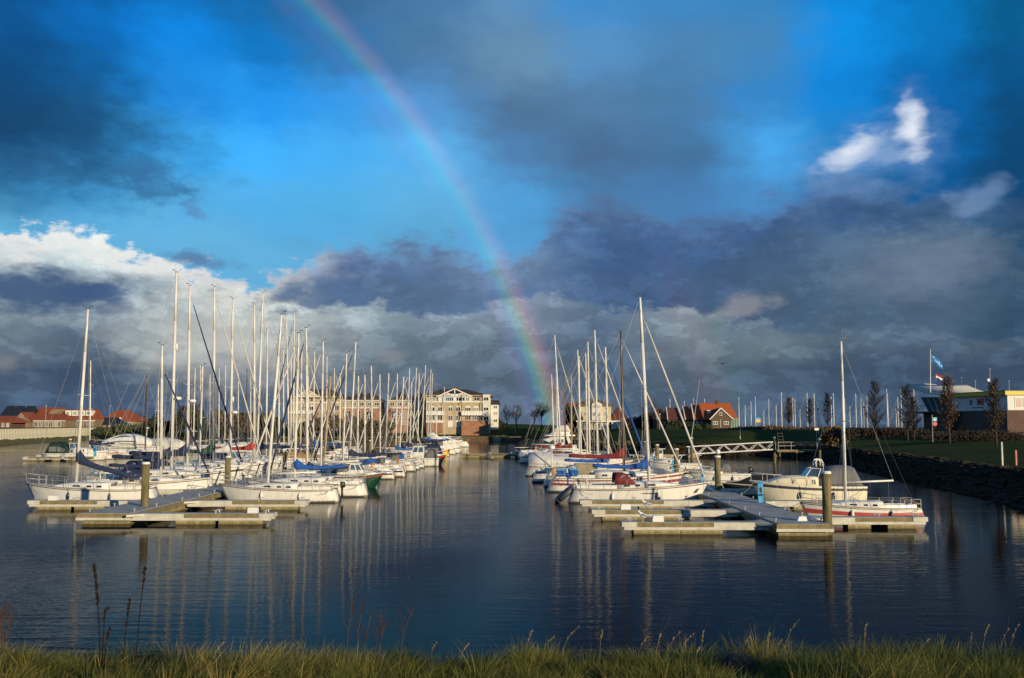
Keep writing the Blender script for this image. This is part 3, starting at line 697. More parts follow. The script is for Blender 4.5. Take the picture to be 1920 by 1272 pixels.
    if hood: sprayhood(t, h, .40, hood, .5, .62*fbk + .1, 1.35*fbk, .30*fbk)
    if tent: canopy(t, h.x(.04), h.x(.36), h.hb(.2)*.8, h.zg(.2) + .1, 1.25*fbk, tent, True, .25)
    if tarp:
        zt = h.zg(.5); secs = []
        for i in range(9):
            q = i / 8; tq = lerp(.03, .9, q); w = h.hb(tq) + .03; zr = zt + lerp(1.0, .75, q) * fbk + .06*sin(i*2.1)
            secs.append([(h.x(tq), w, h.zg(tq) - .12), (h.x(tq), w*.55, lerp(h.zg(tq), zr, .55)), (h.x(tq), .05, zr), (h.x(tq), -.05, zr), (h.x(tq), -w*.55, lerp(h.zg(tq), zr, .55)), (h.x(tq), -w, h.zg(tq) - .12)])
        MB().loft(secs).obj('tarpaulin', tarp, t, True)
    if det: rails(t, h, h=.55*min(1.05, fbk + .1), stan=det == 2 or D < 95)
    if det: fenders(t, h, (.35,) if det == 1 else (.30, .62), -1 if bow > 0 else 1)
    if det: moorings(t, h)
    if extra: extra(t, h)
    return t, h
def motorboat(label, D, X0, X1, bow, kind='cuddy', hullm=GEL, stripe=None, tent=NAVY, fb=1.0, group=None, det=1, tarp=None, stripe2=None, extra=None, fly=False, rz=0):
    """hull spans world x from X0 to X1"""
    L = X1 - X0; B = min(L * .36, 3.4)
    h = Hull(L, B, fb*1.25, fb*1.0, fb*.95, tw=.86, rake=.9*fb, scoop=-.05, full=2.6)
    t = thing('motorboat', label, 'motorboat', ((X0 + X1)/2, D, 0), (0 if bow > 0 else pi) + rz, group)
    h.build(t, hullm); h.deck(t, GEL2 if hullm != CREAM else CREAM); h.rail(t, ALU, .03)
    h.stripe(t, stripe or DARKST, .78 if stripe else .88, .92)
    if stripe2: h.stripe(t, stripe2, .36, .52)
    k = L / 7.0; H = min(k, 1.25)
    if tarp:
        secs = []
        for i in range(10):
            q = i/9; tq = lerp(.0, .97, q); w = h.hb(tq) + .04; zr = h.zg(tq) + H * (1.0*sin(pi*min(1, q*1.1 + .12))**.7 + .1) + .05*sin(i*2.7)
            secs.append([(h.x(tq), w, h.zg(tq) - .18), (h.x(tq), w*.62, lerp(h.zg(tq), zr, .62)), (h.x(tq), .06, zr), (h.x(tq), -.06, zr), (h.x(tq), -w*.62, lerp(h.zg(tq), zr, .62)), (h.x(tq), -w, h.zg(tq) - .18)])
        MB().loft(secs).obj('tarpaulin', tarp, t, True)
    elif kind == 'cuddy':
        cabin(t, h, .42, .86, .62*H, .45*H, .78, hullm if hullm in (CREAM, GEL) else GEL, CURTW if hullm is CREAM else GLASSD, ((.05, .52),), front=.5, wh=(.22, .86))
        # windscreen
        mb = MB(); zw = h.zg(.44) + .58*H; w = h.hb(.44)*.72; x = h.x(.44)
        mb.loft([[(x - .15, w, zw), (x + .55, w*.7, zw), (x + .55, -w*.7, zw), (x - .15, -w, zw)], [(x - .35, w*.92, zw + .5*H), (x + .15, w*.6, zw + .5*H), (x + .15, -w*.6, zw + .5*H), (x - .35, -w*.92, zw + .5*H)]], caps=False)
        ws = mb.obj('windscreen', GLASSB, t); mb = MB()
        p_ = [Vector(v) for v in mb.v]
        fr = MB(); a = [(x - .35, w*.92, zw + .5*H), (x + .15, w*.6, zw + .5*H), (x + .15, -w*.6, zw + .5*H), (x - .35, -w*.92, zw + .5*H)]; b = [(x - .15, w, zw), (x + .55, w*.7, zw), (x + .55, -w*.7, zw), (x - .15, -w, zw)]
        fr.path(a, .03, 4); [fr.tube(i_, j_, .03, .03, 4) for i_, j_ in zip(a, b)]; fr.obj('windscreen_frame', TRIM, ws)
        if tent: canopy(t, h.x(.02), h.x(.42), h.hb(.2)*.86, h.zg(.2), 1.25*H, tent)
    elif kind == 'wheelhouse':
        cabin(t, h, .55, .9, .38*H, .25*H, .7, GEL, GLASSD, ((.1, .35),))
        x0, x1, w, z0, z1 = h.x(.30), h.x(.58), h.hb(.45)*.72, h.zg(.4), h.zg(.4) + 1.75*H
        house = MB().loft([[(x0, w, z0), (x1 + .1, w*.9, z0), (x1 + .1, -w*.9, z0), (x0, -w, z0)], [(x0, w, lerp(z0, z1, .45)), (x1, w*.9, lerp(z0, z1, .45)), (x1, -w*.9, lerp(z0, z1, .45)), (x0, -w, lerp(z0, z1, .45))], [(x0 + .05, w*.92, z1), (x1 - .35, w*.8, z1), (x1 - .35, -w*.8, z1), (x0 + .05, -w*.92, z1)]]).obj('wheelhouse', GEL, t)
        for sd in (1, -1):
            for a, b in ((.08, .44), (.54, .9)):
                q = []
                for f, zf in ((a, .5), (b, .5), (b, .92), (a, .92)):
                    u = (zf - .45)/.55; xx = lerp(lerp(x0, x0 + .05, u), lerp(x1, x1 - .35, u), f); yy = lerp(lerp(w, w*.92, u), lerp(w*.9, w*.8, u), f); q.append((xx, sd*(yy + .02), lerp(z0, z1, zf)))
                MB().add(q, [(0,1,2,3)]).obj('window', GLASSB, house)
        q = [(lerp(x1, x1 - .35, (zf-.45)/.55) + .02, y*w, lerp(z0, z1, zf)) for y, zf in ((.78, .5), (-.78, .5), (-.7, .92), (.7, .92))]
        MB().add(q, [(0,1,2,3)]).obj('windscreen', GLASSB, house)
        MB().box(x0 - .3, x1 - .2, -w, w, z1, z1 + .06).obj('roof', GEL, house)
        if tent: canopy(t, h.x(.01), h.x(.29), h.hb(.2)*.85, h.zg(.2), 1.3*H, tent)
    elif kind in ('yacht', 'fly'):
        c = cabin(t, h, .22, .84, 1.15*H, .95*H, .84, GEL, GLASSB, ((.04, .30), (.33, .66)), front=.35, wh=(.45, .95))
        mb = MB(); zt = h.zg(.4) + 1.2*H; w = h.hb(.4)*.72
        mb.loft([[(h.x(q), w*s_, zt + dz) for s_, dz in ((1, 0), (.8, .22*H), (-.8, .22*H), (-1, 0))] for q in (.02, .2, .5, .62)]); mb.obj('hardtop', GEL, t, True)
        if kind == 'fly':
            mb = MB(); mb.loft([[(h.x(q), w*.9*s_, zt + .2*H + dz*hh) for s_, dz in ((1, 0), (.9, 1), (-.9, 1), (-1, 0))] for q, hh in ((.12, .5), (.4, .62), (.55, .1))]); mb.obj('flybridge', GEL, t, True)
            if tent: canopy(t, h.x(.1), h.x(.45), w*.85, zt + .6*H, .9*H, tent, False)
        mb = MB(); a = h.x(.10); zz = h.zg(.1) + .1
        for sd in (1, -1): MB().loft([[(a - .2 + dx, sd*w*.95 + dy_, zz) for dx, dy_ in ((0, 0), (.5, 0), (.5, .06), (0, .06))], [(a + .5 + dx, sd*w*.9 + dy_, zt + .1) for dx, dy_ in ((0, 0), (.35, 0), (.35, .06), (0, .06))]]).obj('arch_leg', GEL, t)
        if tent and kind == 'yacht': canopy(t, h.x(.01), h.x(.24), h.hb(.1)*.85, h.zg(.1), 1.1*H, tent)
    elif kind == 'sleek':
        w = h.hb(.4)*.84; secs = []; zz = h.zg(.45); hh = 1.45*H
        for i in range(13):
            q = i/12; z = zz + hh*sin(pi*(q*.92 + .08))**.62; ww = w*(1 - .35*q**2); x = h.x(lerp(.10, .86, q))
            secs.append([(x, ww, h.zg(.4)), (x, ww*.96, lerp(h.zg(.4), z, .55)), (x, ww*.78, lerp(h.zg(.4), z, .9)), (x, 0, z), (x, -ww*.78, lerp(h.zg(.4), z, .9)), (x, -ww*.96, lerp(h.zg(.4), z, .55)), (x, -ww, h.zg(.4))])
        sup = MB().loft(secs).obj('superstructure', GEL, t, True)
        for sd in (0, 1):
            a0, a1 = (0, 1) if sd == 0 else (6, 5); lo = []; up = []
            for i in range(3, 11):
                f = (i - 3)/7; A_, B_, C_ = Vector(secs[i][a0]), Vector(secs[i][a1]), Vector(secs[i][2 if sd == 0 else 4]); o_ = Vector((0, .03 if sd == 0 else -.03, .02))
                lo.append(A_.lerp(B_, .62) + o_); up.append(A_.lerp(B_, .62).lerp(C_, .05 + .9*sin(pi*min(1, f*.9 + .1))**.7) + o_)
            MB().loft([[p_, q_] for p_, q_ in zip(lo, up)], closed=False, caps=False).obj('side_window', GLASSB, sup, True)
        mb = MB(); x = h.x(.2); mb.tube((x, 0, zz + hh*.8), (x - .1, 0, zz + hh + .8), .05, .04, 5); mb.ball((x - .1, 0, zz + hh + .85), .28, .28, .12, 8, 5); mb.obj('radar', PLASTW, sup)
        MB().path([h.pt(q, 1, -1, -.05) + Vector((0, 0, .55 if i_ % 5 else .0)) for i_, q in enumerate((.5, .55, .66, .78, .9, .985))], .02, 4).obj('guard_rail', STEEL, t)
    elif kind == 'open':
        cabin(t, h, .45, .88, .30*H, .2*H, .75, GEL, GLASSD, ())
        mb = MB(); x = h.x(.5); w = h.hb(.5)*.75; z = h.zg(.5)
        mb.loft([[(x, w, z + .1), (x + .6, 0, z + .25), (x, -w, z + .1)], [(x - .5, w*.9, z + .75*H), (x - .1, 0, z + .8*H), (x - .5, -w*.9, z + .75*H)]], closed=False, caps=False)
        mb.obj('windscreen', CLEARV, t)
        outboard(t, h.x(0), h.zg(0) - .1, 1.2)
        if tent: canopy(t, h.x(.3), h.x(.52), w*.95, z + .1, .95*H, tent)
    if det and not tarp:
        mb = MB(); up = Vector((0, 0, .5)); tt = (.5, .62, .74, .86, .985)
        for sd in (1, -1):
            ps = [h.pt(q, 1, sd, -.06) for q in tt]
            for p_ in ps: mb.tube(p_, p_ + up, .015, .015, 4)
            mb.path([p_ + up for p_ in ps], .016, 4)
        mb.obj('bow_rail', STEEL, t); fenders(t, h, (.3, .6), -1 if bow > 0 else 1)
    if det: moorings(t, h)
    if extra: extra(t, h)
    return t, h

# ------------------------------------------------------------------ pontoons
def walkway(label, x, D0, D1, w=2.4, group=None, box=False, slope=0.0):
    t = thing('pontoon_walkway', label, 'pontoon', (x, D0, 0), -math.atan(slope), group); Lg = D1 - D0 - .06; h = w/2
    MB().box(-h, h, 0, Lg, .44, .56).obj('deck', PDECK, t)
    for sd in (-1, 1):
        MB().box(sd*(h + .08) - .08, sd*(h + .08) + .08, .0, Lg, .26, .53).obj('edge_beam', TIMBER, t)
    MB().box(-h - .1, h + .1, -.09, -.004, .36, .545).obj('timber_fender', TIMBER, t)
    MB().box(-h - .12, h + .12, -.12, -.005, .22, .355).obj('end_beam', PWHITE, t)
    y = .25
    while y + 2 < Lg:
        MB().box(-h + .05, h - .05, y, y + 2.4, -.4, .255).obj('float_block', CONC, t); y += 4.6
    for yy in [1.0 + 3.2*i for i in range(int(Lg / 3.2))]:
        for sd in (-1, 1):
            mb = MB(); xx = sd*(h - .12); mb.tube((xx, yy, .56), (xx, yy, .72), .03, .03, 6); mb.tube((xx, yy - .14, .72), (xx, yy + .14, .72), .028, .028, 6); mb.obj('cleat', STEEL, t)
    return t
def finger(label, x0, x1, D, group, w=.75, box=0, near=True):
    """finger from its root x0 on the walkway out to its tip x1"""
    t = thing('finger_pontoon', label, 'pontoon', (x0, D, 0), 0 if x1 > x0 else pi, group); Lg = abs(x1 - x0)
    MB().box(0, Lg, -w/2, w/2, .44, .535).obj('deck', PDECK, t)
    for sd in (-1, 1):
        MB().box(Lg*.38, Lg - .62, sd*(w/2 + .05) - .045, sd*(w/2 + .05) + .045, .33, .52).obj('timber_fender', TIMBER, t)
        MB().box(.0, Lg*.38 - .004, sd*(w/2 + .05) - .045, sd*(w/2 + .05) + .045, .30, .525).obj('side_plate', PWHITE, t)
        MB().box(.0, Lg, sd*(w/2 + .06) - .06, sd*(w/2 + .06) + .06, .20, .326).obj('side_beam', PWHITE, t)
    MB().box(Lg - .6, Lg + .1, -w/2 - .13, w/2 + .13, .334, .55).obj('end_plate', PWHITE, t)
    for a in ((Lg - 2.6, Lg - .45), (Lg*.32, Lg*.32 + 1.9)) if near else ((Lg - 2.6, Lg - .45),):
        MB().box(a[0], a[1], -w/2 - .04, w/2 + .04, -.4, .195).obj('float_block', CONC, t)
    # triangular gusset at the root
    for sd in (-1, 1): MB().loft([[(.0, sd*w/2, z), (.75, sd*(w/2 + .001), z), (.0, sd*(w/2 + .7), z)] for z in (.42, .528)]).obj('gusset', PWHITE, t)
    for xx in (Lg - .3, Lg*.6):
        for sd in (-1, 1):
            mb = MB(); yy = sd*(w/2 - .08); mb.tube((xx, yy, .535), (xx, yy, .68), .025, .025, 5); mb.tube((xx - .12, yy, .68), (xx + .12, yy, .68), .024, .024, 5); mb.obj('cleat', STEEL, t)
    if box:
        mb = MB(); bx = Lg - box; mb.loft([[(bx - a, -.17 - .0, z), (bx + a, -.17, z), (bx + a, .17, z), (bx - a, .17, z)] for z, a in ((.54, .26), (.78, .24), (.82, .20))]); mb.obj('step_box', PLASTW, t)
    return t
def pile(label, x, D, top, group='mooring piles along the pontoons', r=.21, capm=CAP):
    t = thing('mooring_pile', label, 'mooring pile', (x, D, 0), R.uniform(0, 3), group)
    mb = MB(); n = 10; mb.loft([[((r*k + R.uniform(-.008, .008))*cos(2*pi*j/n), (r*k + R.uniform(-.008, .008))*sin(2*pi*j/n), z) for j in range(n)] for z, k in ((-2, 1.02), (.2, 1.0), (1.0, 1.0), (1.8, .985), (top - .1, .98))]); mb.obj('shaft', PILE, t, True)
    mb = MB(); mb.loft([[(r*k*cos(2*pi*j/n), r*k*sin(2*pi*j/n), z) for j in range(n)] for z, k in ((top - .1, 1.06), (top - .02, 1.05), (top + .02, .9))]); mb.obj('cap', capm, t)
    return t
GL, GR = 'walkway sections of the pontoons', 'finger pontoons'
LX, RX = -20.3, 13.0
lw = [51.0, 58.5, 72.4, 90, 108, 126, 144, 162, 180, 198, 216, 232]
for i, (a, b) in enumerate(zip(lw, lw[1:])): walkway(f'{ORD[i]} walkway section from the front of the left pontoon', LX, a, b, 2.5, GL)
rw = [45.6, 56, 69, 89, 109, 129, 149, 168]
for i, (a, b) in enumerate(zip(rw, rw[1:])): walkway(f'{ORD[i]} walkway section from the front of the right pontoon', RX + .010*(a - 45), a, b, 2.3, GL, slope=.010)
for i, (a, b) in enumerate(((136, 160), (160, 184), (184, 208))): walkway(f'{ORD[i]} walkway section of the distant left pontoon', -58.5, a, b, 2.2, GL)
finger('front finger at the very end of the left pontoon with a white step box', LX + 1.30, XW(512, 51.5, 968), 51.5, GR, box=1.0)
finger('second finger on the left fairway side below the racing sailboat', LX + 1.42, XW(575, 60, 940), 60, GR)
finger('first outer finger of the left pontoon with a white box at its tip', LX - 1.42, XW(62, 60, 940), 60, GR, box=1.2)
for i in range(14):
    D = 70 + i * 10.4
    finger(f'{ORD[i+2]} finger from the front on the fairway side of the left pontoon', LX + 1.42, -12.2, D, GR, near=i < 4)
    if D < 150: finger(f'{ORD[i+1]} finger from the front on the outer side of the left pontoon', LX - 1.42, -29.5, D, GR, near=i < 4)
rf = [(47.0, 1168, 985, 1.6, 'front finger of the right pontoon with white box and mossy timber edge'), (53.6, 1112, 955, 1.7, 'second finger of the right pontoon where two gulls stand'), (60.2, 1090, 937, 0, 'third finger of the right pontoon beside the white cruising sailboat')]
for D, px, py, bx, lb in rf: finger(lb, RX - 1.35 + .01*(D - 45), XW(px, D, py), D, GR, box=bx)
for i in range(9): D = 71 + i*10.4; finger(f'{ORD[i+3]} finger from the front on the fairway side of the right pontoon', RX - 1.35 + .01*(D - 45), 5.0, D, GR, near=i < 4)
finger('front finger on the bank side of the right pontoon under the red-striped sailboat', RX + 1.35, XW(1728, 49.5, 965), 49.5, GR)
for i in range(6): D = 59.8 + i*10.4; finger(f'{ORD[i+1]} finger from the front on the bank side of the right pontoon', RX + 1.4 + .01*(D - 45), 20.2, D, GR, near=i < 3)
finger('tip of the distant left pontoon with a white box at its end', -57.5, XW(47, 138, 857), 138, GR, box=1.8)
finger('second finger of the distant left pontoon under the sheet pile wall', -59.7, -67, 149, GR, near=False)
finger('third finger of the distant left pontoon under the sheet pile wall', -59.7, -67, 160, GR, near=False)
lp = [(55.1, 2.92), (72, 2.72), (90, 2.6), (108, 2.6), (126, 2.7), (144, 2.7), (162, 2.7), (180, 2.7)]
for i, (D, z) in enumerate(lp): pile(f'timber mooring pile with pale cap, {ORD[i]} from the front of the left pontoon', LX + .45 if i == 0 else LX + .2, D + .22, z)
for i, (D, px, z) in enumerate(((46.4, 1548, 2.84), (68.8, 1345, 2.85), (88.7, 1268, 2.85), (109, 1232, 2.8), (129, 1210, 2.8))):
    pile(f'timber mooring pile with pale cap, {ORD[i]} from the front of the right pontoon', XW(px, D), D, z)
pile('lone slender pile in the water right of the gangway', XW(1452, 130), 130, 3.3, r=.17)
pile('lone pile close to the stone bank left of the red-striped boat mast', XW(1537, 128), 128, 3.1, r=.17)
pile('pile at the low end of the gangway carrying a white whip aerial', XW(1297, 148), 148, 3.0)
pile('green pile on the distant left pontoon', XW(131, 141), 141, 2.9)
# globe light on the second pile of the right pontoon
p2 = P(1346, 845, 68.8); t = thing('globe_lamp', 'white globe lamp on top of the second right pile', 'lamp', (p2.x, 68.8, 2.87)); MB().tube((0, 0, 0), (0, 0, .1), .05, .05, 8).obj('neck', BLKP, t); MB().ball((0, 0, .25), .17, .17, .17, 12, 8).obj('globe', PLASTW, t, True)
pa = P(1297, 790, 148); tag(MB().tube((XW(1297, 148), 148, 3.02), P(1312, 712, 148), .035, .012, 5).obj('whip_aerial', PLASTW), 'tall thin white whip aerial leaning right above the gangway', 'aerial')
for i, (px, D) in enumerate(((1425, 58), (1331, 76.5), (1273, 91), (1236, 104))):
    x = RX + .01*(D - 45) + .95; t = thing('power_pedestal', f'blue power pedestal, {ORD[i]} from the front of the right pontoon', 'power pedestal', (x, D, .56), 0, 'blue power pedestals')
    MB().loft([[(-.13, -.11, z), (.13, -.11, z), (.13, .11, z), (-.13, .11, z)] for z in (0, 1.02)] + [[(-.13, -.11, 1.06), (.13, -.11, 1.06), (.13, .11, 1.18), (-.13, .11, 1.18)]]).obj('column', PEDB, t)
    MB().box(-.07, .07, -.125, -.112, .55, .85).obj('socket_panel', BLKP, t)
t = thing('power_pedestal', 'blue power pedestal on the distant left pontoon', 'power pedestal', (XW(175, 139), 139.6, .56), 0, 'blue power pedestals'); MB().box(-.16, .16, -.12, .12, 0, 1.3).obj('column', PEDB, t); MB().box(-.1, .1, -.14, -.125, .8, 1.1).obj('socket_panel', BLKP, t)
t = thing('step_box', 'low white box on the front end of the right walkway', 'box', (XW(1506, 47.2, 962), 47.2, .56)); MB().loft([[(-.32, -.2, 0), (.32, -.2, 0), (.32, .2, 0), (-.32, .2, 0)], [(-.22, -.15, .2), (.22, -.15, .2), (.22, .15, .2), (-.22, .15, .2)]]).obj('body', PLASTW, t); MB().box(-.06, .06, -.03, .03, .202, .24).obj('handle', STEEL, t)
# cross pontoon far down the fairway
t = walkway('floating cross pontoon far down the fairway between both rows', 0, 0, 12, 2.2, GL); t.location = (XW(866, 152), 152, 0); t.rotation_euler = (0, 0, -pi/2)

# ------------------------------------------------------------------ boats in their berths
def sb(row, D, bx, tx, ty, bow, label, **k):
    X = P(bx, 850, D).x; T = P(tx, ty, D); rk = T.x - X
    if bow * rk > .6: rk = .2 * bow
    return sailboat(label, D, X, bow, T.z, rk, **k)
GS = 'sailboats moored along the pontoons'
def lifering(px_y):
    def f(t, h):
        mb = MB(); c = h.pt(.02, 1, -1) + Vector((-.1, 0, .5)); n = 10
        mb.loft([[(c.x + .06*cos(b), c.y + (.27 + .06*sin(b))*cos(a), c.z + (.27 + .06*sin(b))*sin(a)) for b in [2*pi*j/5 for j in range(5)]] for a in [2*pi*i/n for i in range(n + 1)]], caps=False); mb.obj('lifebuoy', ORANGE, t, True)
    return f
def ex_R1(t, h):
    mb = MB(); x = h.x(0)
    for y in (.62, -.62): mb.tube((x + .35, y, h.zg(0) + .05), (x - .55, y, .22), .19, .19, 8)
    mb.tube((x - .55, .62, .22), (x - .72, 0, .12), .19, .17, 8); mb.tube((x - .72, 0, .12), (x - .55, -.62, .22), .17, .19, 8); mb.add([(x + .3, .6, h.zg(0) - .05), (x - .55, .6, .12), (x - .55, -.6, .12), (x + .3, -.6, h.zg(0) - .05)], [(0, 1, 2, 3)]); mb.obj('inflatable_tender', GREYR, t, True)
    outboard(t, h.x(0) + .1, h.zg(0) + .55, .7, BLUE)
    x = h.x(.905); y = -h.pt(.905, .7).y - .02; z = h.zg(.9)*.66
    MB().prism([(x - .22, z - .13), (x - .02, z - .02), (x + .13, z + .12), (x + .21, z + .11), (x + .12, z + .02), (x + .0, z - .14), (x - .06, z - .22), (x - .07, z - .13)], y - .012, y).obj('hull_emblem', BLKP, t)
    mb = MB()
    for i in range(8): x = h.x(.50) + i*.12; mb.box(x, x + (.07 if i % 3 else .04), -h.pt(.53, .7).y - .03, -h.pt(.53, .7).y - .012, h.zg(.5)*.66, h.zg(.5)*.66 + (.075 if i % 2 else .055))
    mb.obj('hull_lettering', DARKST, t)
def ex_R2(t, h):
    for i in range(2):
        c = h.x(.10) + i*.85; tub = MB().loft([[(c - a, -.95 - b, z), (c + a, -.95 - b, z), (c + a, -.3, z), (c - a, -.3, z)] for z, a, b in ((h.zg(.1) + .15, .30, 0), (h.zg(.1) + .62, .37, .06))]).obj('storage_tub', BLUE, t)
        MB().box(c - .39, c + .39, -1.04, -.27, h.zg(.1) + .625, h.zg(.1) + .70).obj('lid', PEDB, tub)
    lifering(0)(t, h)
    mb = MB(); a = Vector((h.x(.03), -h.hb(.03)*.7, h.zg(.05))); mb.tube(a, a + Vector((0, 0, 2.1)), .035, .035, 6); mb.loft([[(a.x + r_*cos(q), a.y + r_*sin(q), a.z + z) for q in [2*pi*j/10 for j in range(10)]] for r_, z in ((.14, 2.1), (.24, 2.14), (.24, 2.34), (.12, 2.4))]); mb.obj('radar_pole', PLASTW, t, True)
    mb = MB(); c = h.x(.27); z = h.zg(.27) + .2; mb.loft([[(c - .35, -.3, z), (c + .35, -.3, z), (c + .35, .3, z), (c - .35, .3, z)], [(c - .75, -.7, z + .85), (c + .75, -.7, z + .85), (c + .75, .7, z + .85), (c - .75, .7, z + .85)]]); mb.obj('ventilator_funnel', BEIGE, t)
def ex_L1(t, h):
    outboard(t, h.x(0), h.zg(0) - .05, .9)
# --- left pontoon, fairway side
sb('LR', 66, 503, 528, 590, -1, 'plain white racing sailboat with bare boom nearest the fairway on the left', L=7.8, det=2, tm=.60, group=GS, extra=ex_L1, frac=.86, mastm=ALUW)
sb('LR', 71, 553, 560, 625, -1, 'white sailboat with bright blue sail cover behind the front racing boat', L=8.6, det=2, cover=BLUE, group=GS, furl=SAILW)
sb('LR', 75.5, 577, 574, 615, -1, 'white sailboat with dark navy furled headsail, third from the front beside the fairway', L=7.4, det=1, cover=NAVY, furl=NAVY, group=GS)
sb('LR', 84.8, 602, 606, 640, -1, 'white sailboat with grey sprayhood left of the green-hulled motorsailer', L=8, det=1, hood=GREYC, group=GS, furl=SAILW)
sb('LR', 88.8, 607, 620, 705, -1, 'small sailboat with varnished wooden mast and purple furled headsail', L=7.4, det=1, mastm=BEIGEM, furl=PURPLE, cover=WHITEC, group=GS, mastr=.11, extra=lifering(0))
motorboat('green-hulled motorsailer with white wheelhouse and red rail cloth', 80.3, XW(630, 80.3), XW(721, 80.3), 1, 'wheelhouse', GREENH, stripe=BROWNF, tent=None, fb=.95)
rest = [(93, 643, 650, 663, 0, GEL, BLUEST, SAILW, None), (97, 655, 667, 641, NAVY, GEL, BLUEST, NAVY, None), (101, 670, 672, 705, 0, GEL, None, None, None), (104.8, 684, 684, 703, BLACKC, GEL2, None, SAILW, None), (108, 698, 696, 686, BLACKC, GEL, None, None, None), (112.5, 713, 712, 702, 0, GEL, None, SAILW, None), (116.5, 722, 729, 700, 0, GEL, DARKST, None, None),
 (129, 742, 745, 701, BLUE, GEL, BLUEST, None, None), (134, 749, 757, 706, 0, GEL2, None, SAILW, None), (139, 762, 768, 691, NAVY, GEL, None, None, NAVY), (145, 768, 772, 716, 0, GEL, None, None, None), (156, 773, 781, 690, BLACKC, GEL, None, SAILW, None), (162, 783, 786, 700, 0, GEL, BLUEST, None, None), (168, 790, 798, 685, NAVY, GEL, None, None, None), (176, 801, 808, 693, BLUE, GEL, None, SAILW, None), (184, 806, 811, 700, 0, GEL, None, None, None), (201, 818, 819, 741, 0, GEL, None, None, None), (222, 833, 833, 726, 0, GEL, None, None, None)]
cn = {NAVY: 'navy', BLUE: 'blue', BLACKC: 'black', GREENC: 'green', REDC: 'red', DKRED: 'maroon', WHITEC: 'white', 0: None, None: None, GREYC: 'grey', SAILW: 'white'}
def lab(i, cov, furl, tent, st, where):
    bits = []
    if cov: bits.append(f'{cn[cov]} sail cover')
    elif tent: bits.append(f'{cn[tent]} cockpit tent')
    elif furl: bits.append(f'{cn[furl]} furled headsail')
    else: bits.append('bare boom')
    return f'white sailboat with {bits[0]}, {ORD[i]} from the front {where}'
for i, (D, bx, tx, ty, cov, hm, st, fu, te) in enumerate(rest):
    sb('LR', D, bx, tx, ty, -1 if i % 4 else 1 if D > 120 else -1, lab(i + 5, cov, fu, te, st, 'on the left fairway side'), det=1 if D < 125 else 0, cover=cov or None, furl=fu or (SAILW if i % 2 else None), tent=te, hullm=hm if R.random() < .7 else GEL2, stripe=st or R.choice((None, None, BLUEST, MAROON, NAVYH)), stripe2=R.choice((None, None, None, BLUEST, NAVYH)), hood=R.choice((None, NAVY, GREYC, BLACKC, BLUE)) if not te else None, extra=lifering(0) if i % 5 == 2 else None, group=GS, L=min(9.6, max(7.2, (P(tx, ty, D).z) * .7)))
motorboat('white cabin cruiser with grey tent in the middle of the left row', 121, XW(735, 121), XW(822, 121), -1, 'wheelhouse', GEL, tent=GREYC, fb=1.0)
motorboat('dark-hulled motorboat with red bow beside the yellow boat', 125.5, XW(775, 125.5), XW(838, 125.5), 1, 'cuddy', BLACKH, stripe=REDH, tent=BLACKC, fb=1.0)
motorboat('small bright yellow boat on the left side of the fairway', 151, XW(806, 151), XW(846, 151), 1, 'open', YELLOW, stripe=REDH, tent=None, fb=1.05, det=0)
for i, (D, a, b, kd, tn) in enumerate(((191, 795, 850, 'fly', WHITEC), (196.5, 806, 862, 'yacht', NAVY), (207, 812, 868, 'cuddy', NAVY), (213, 816, 866, 'yacht', BLACKC))):
    motorboat(['white flybridge yacht with pale canopy at the far end of the left row', 'white yacht with navy aft tent at the far end of the left row', 'white cruiser with navy tent behind the far left yachts', 'white yacht with black aft tent, last of the left row'][i], D, XW(a, D), XW(b, D), 1, kd, GEL, tent=tn, fb=1.3, det=1)
# --- left pontoon, outer side
sb('LL', 65.5, 145, 165, 580, -1, 'white sailboat with navy sail cover, leftmost boat with its bow to open water', L=8.4, det=2, cover=NAVY, group=GS, tm=.62, boomz=1.35, bdrop=1.0, covk=1.35, furl=None)
sb('LL', 71, 303, 304, 648, 1, 'white sailboat with navy furled headsail whose bow points at the left walkway', L=9.0, det=2, cover=NAVY, furl=NAVY, hood=NAVY, group=GS, frac=.84)
sb('LL', 76, 322, 331, 511, 1, 'big white sailboat with the tallest mast and a radar dome', L=11, det=2, cover=NAVY, radar=.36, reflector=.62, hood=NAVY, group=GS, mastr=.115)
sb('LL', 81, 352, 356, 536, 1, 'big white sailboat with radar and long black furled headsail', L=11.5, det=1, cover=NAVY, radar=.36, furl=NAVY, hood=NAVY, group=GS, mastr=.115, stripe=DARKST)
sb('LL', 85.5, 374, 380, 686, -1, 'low white sailboat between the big radar boat and the green-covered boat', L=7.8, det=1, group=GS)
sb('LL', 89.5, 401, 402, 538, 1, 'white sailboat with large dark green sail cover', L=11.2, det=1, cover=GREENC, furl=SAILW, group=GS, mastr=.12)
sb('LL', 94, 432, 437, 561, 1, 'white sailboat with white radar and thick pale furled headsail', L=11, det=1, cover=WHITEC, furl=SAILW, radar=.3, reflector=.38, group=GS, mastr=.115)
motorboat('white motor cruiser with navy tent hidden among the left masts', 98.5, -30.5, -22.2, 1, 'cuddy', GEL, tent=NAVY, fb=1.05)
sb('LL', 103, 477, 477, 571, 1, 'white sailboat with red sail cover among the left masts', L=11, det=1, cover=REDC, group=GS, mastr=.12)
sb('LL', 107, 482, 493, 549, -1, 'white sailboat with raked grey mast rising highest left of the blue cover', L=11.2, det=1, cover=NAVY, group=GS, mastr=.115)
motorboat('large boat under an orange-tan tarpaulin in the left row', 110.5, XW(515, 110.5), XW(628, 110.5), 1, 'cuddy', GEL, tarp=TAN, fb=1.2)
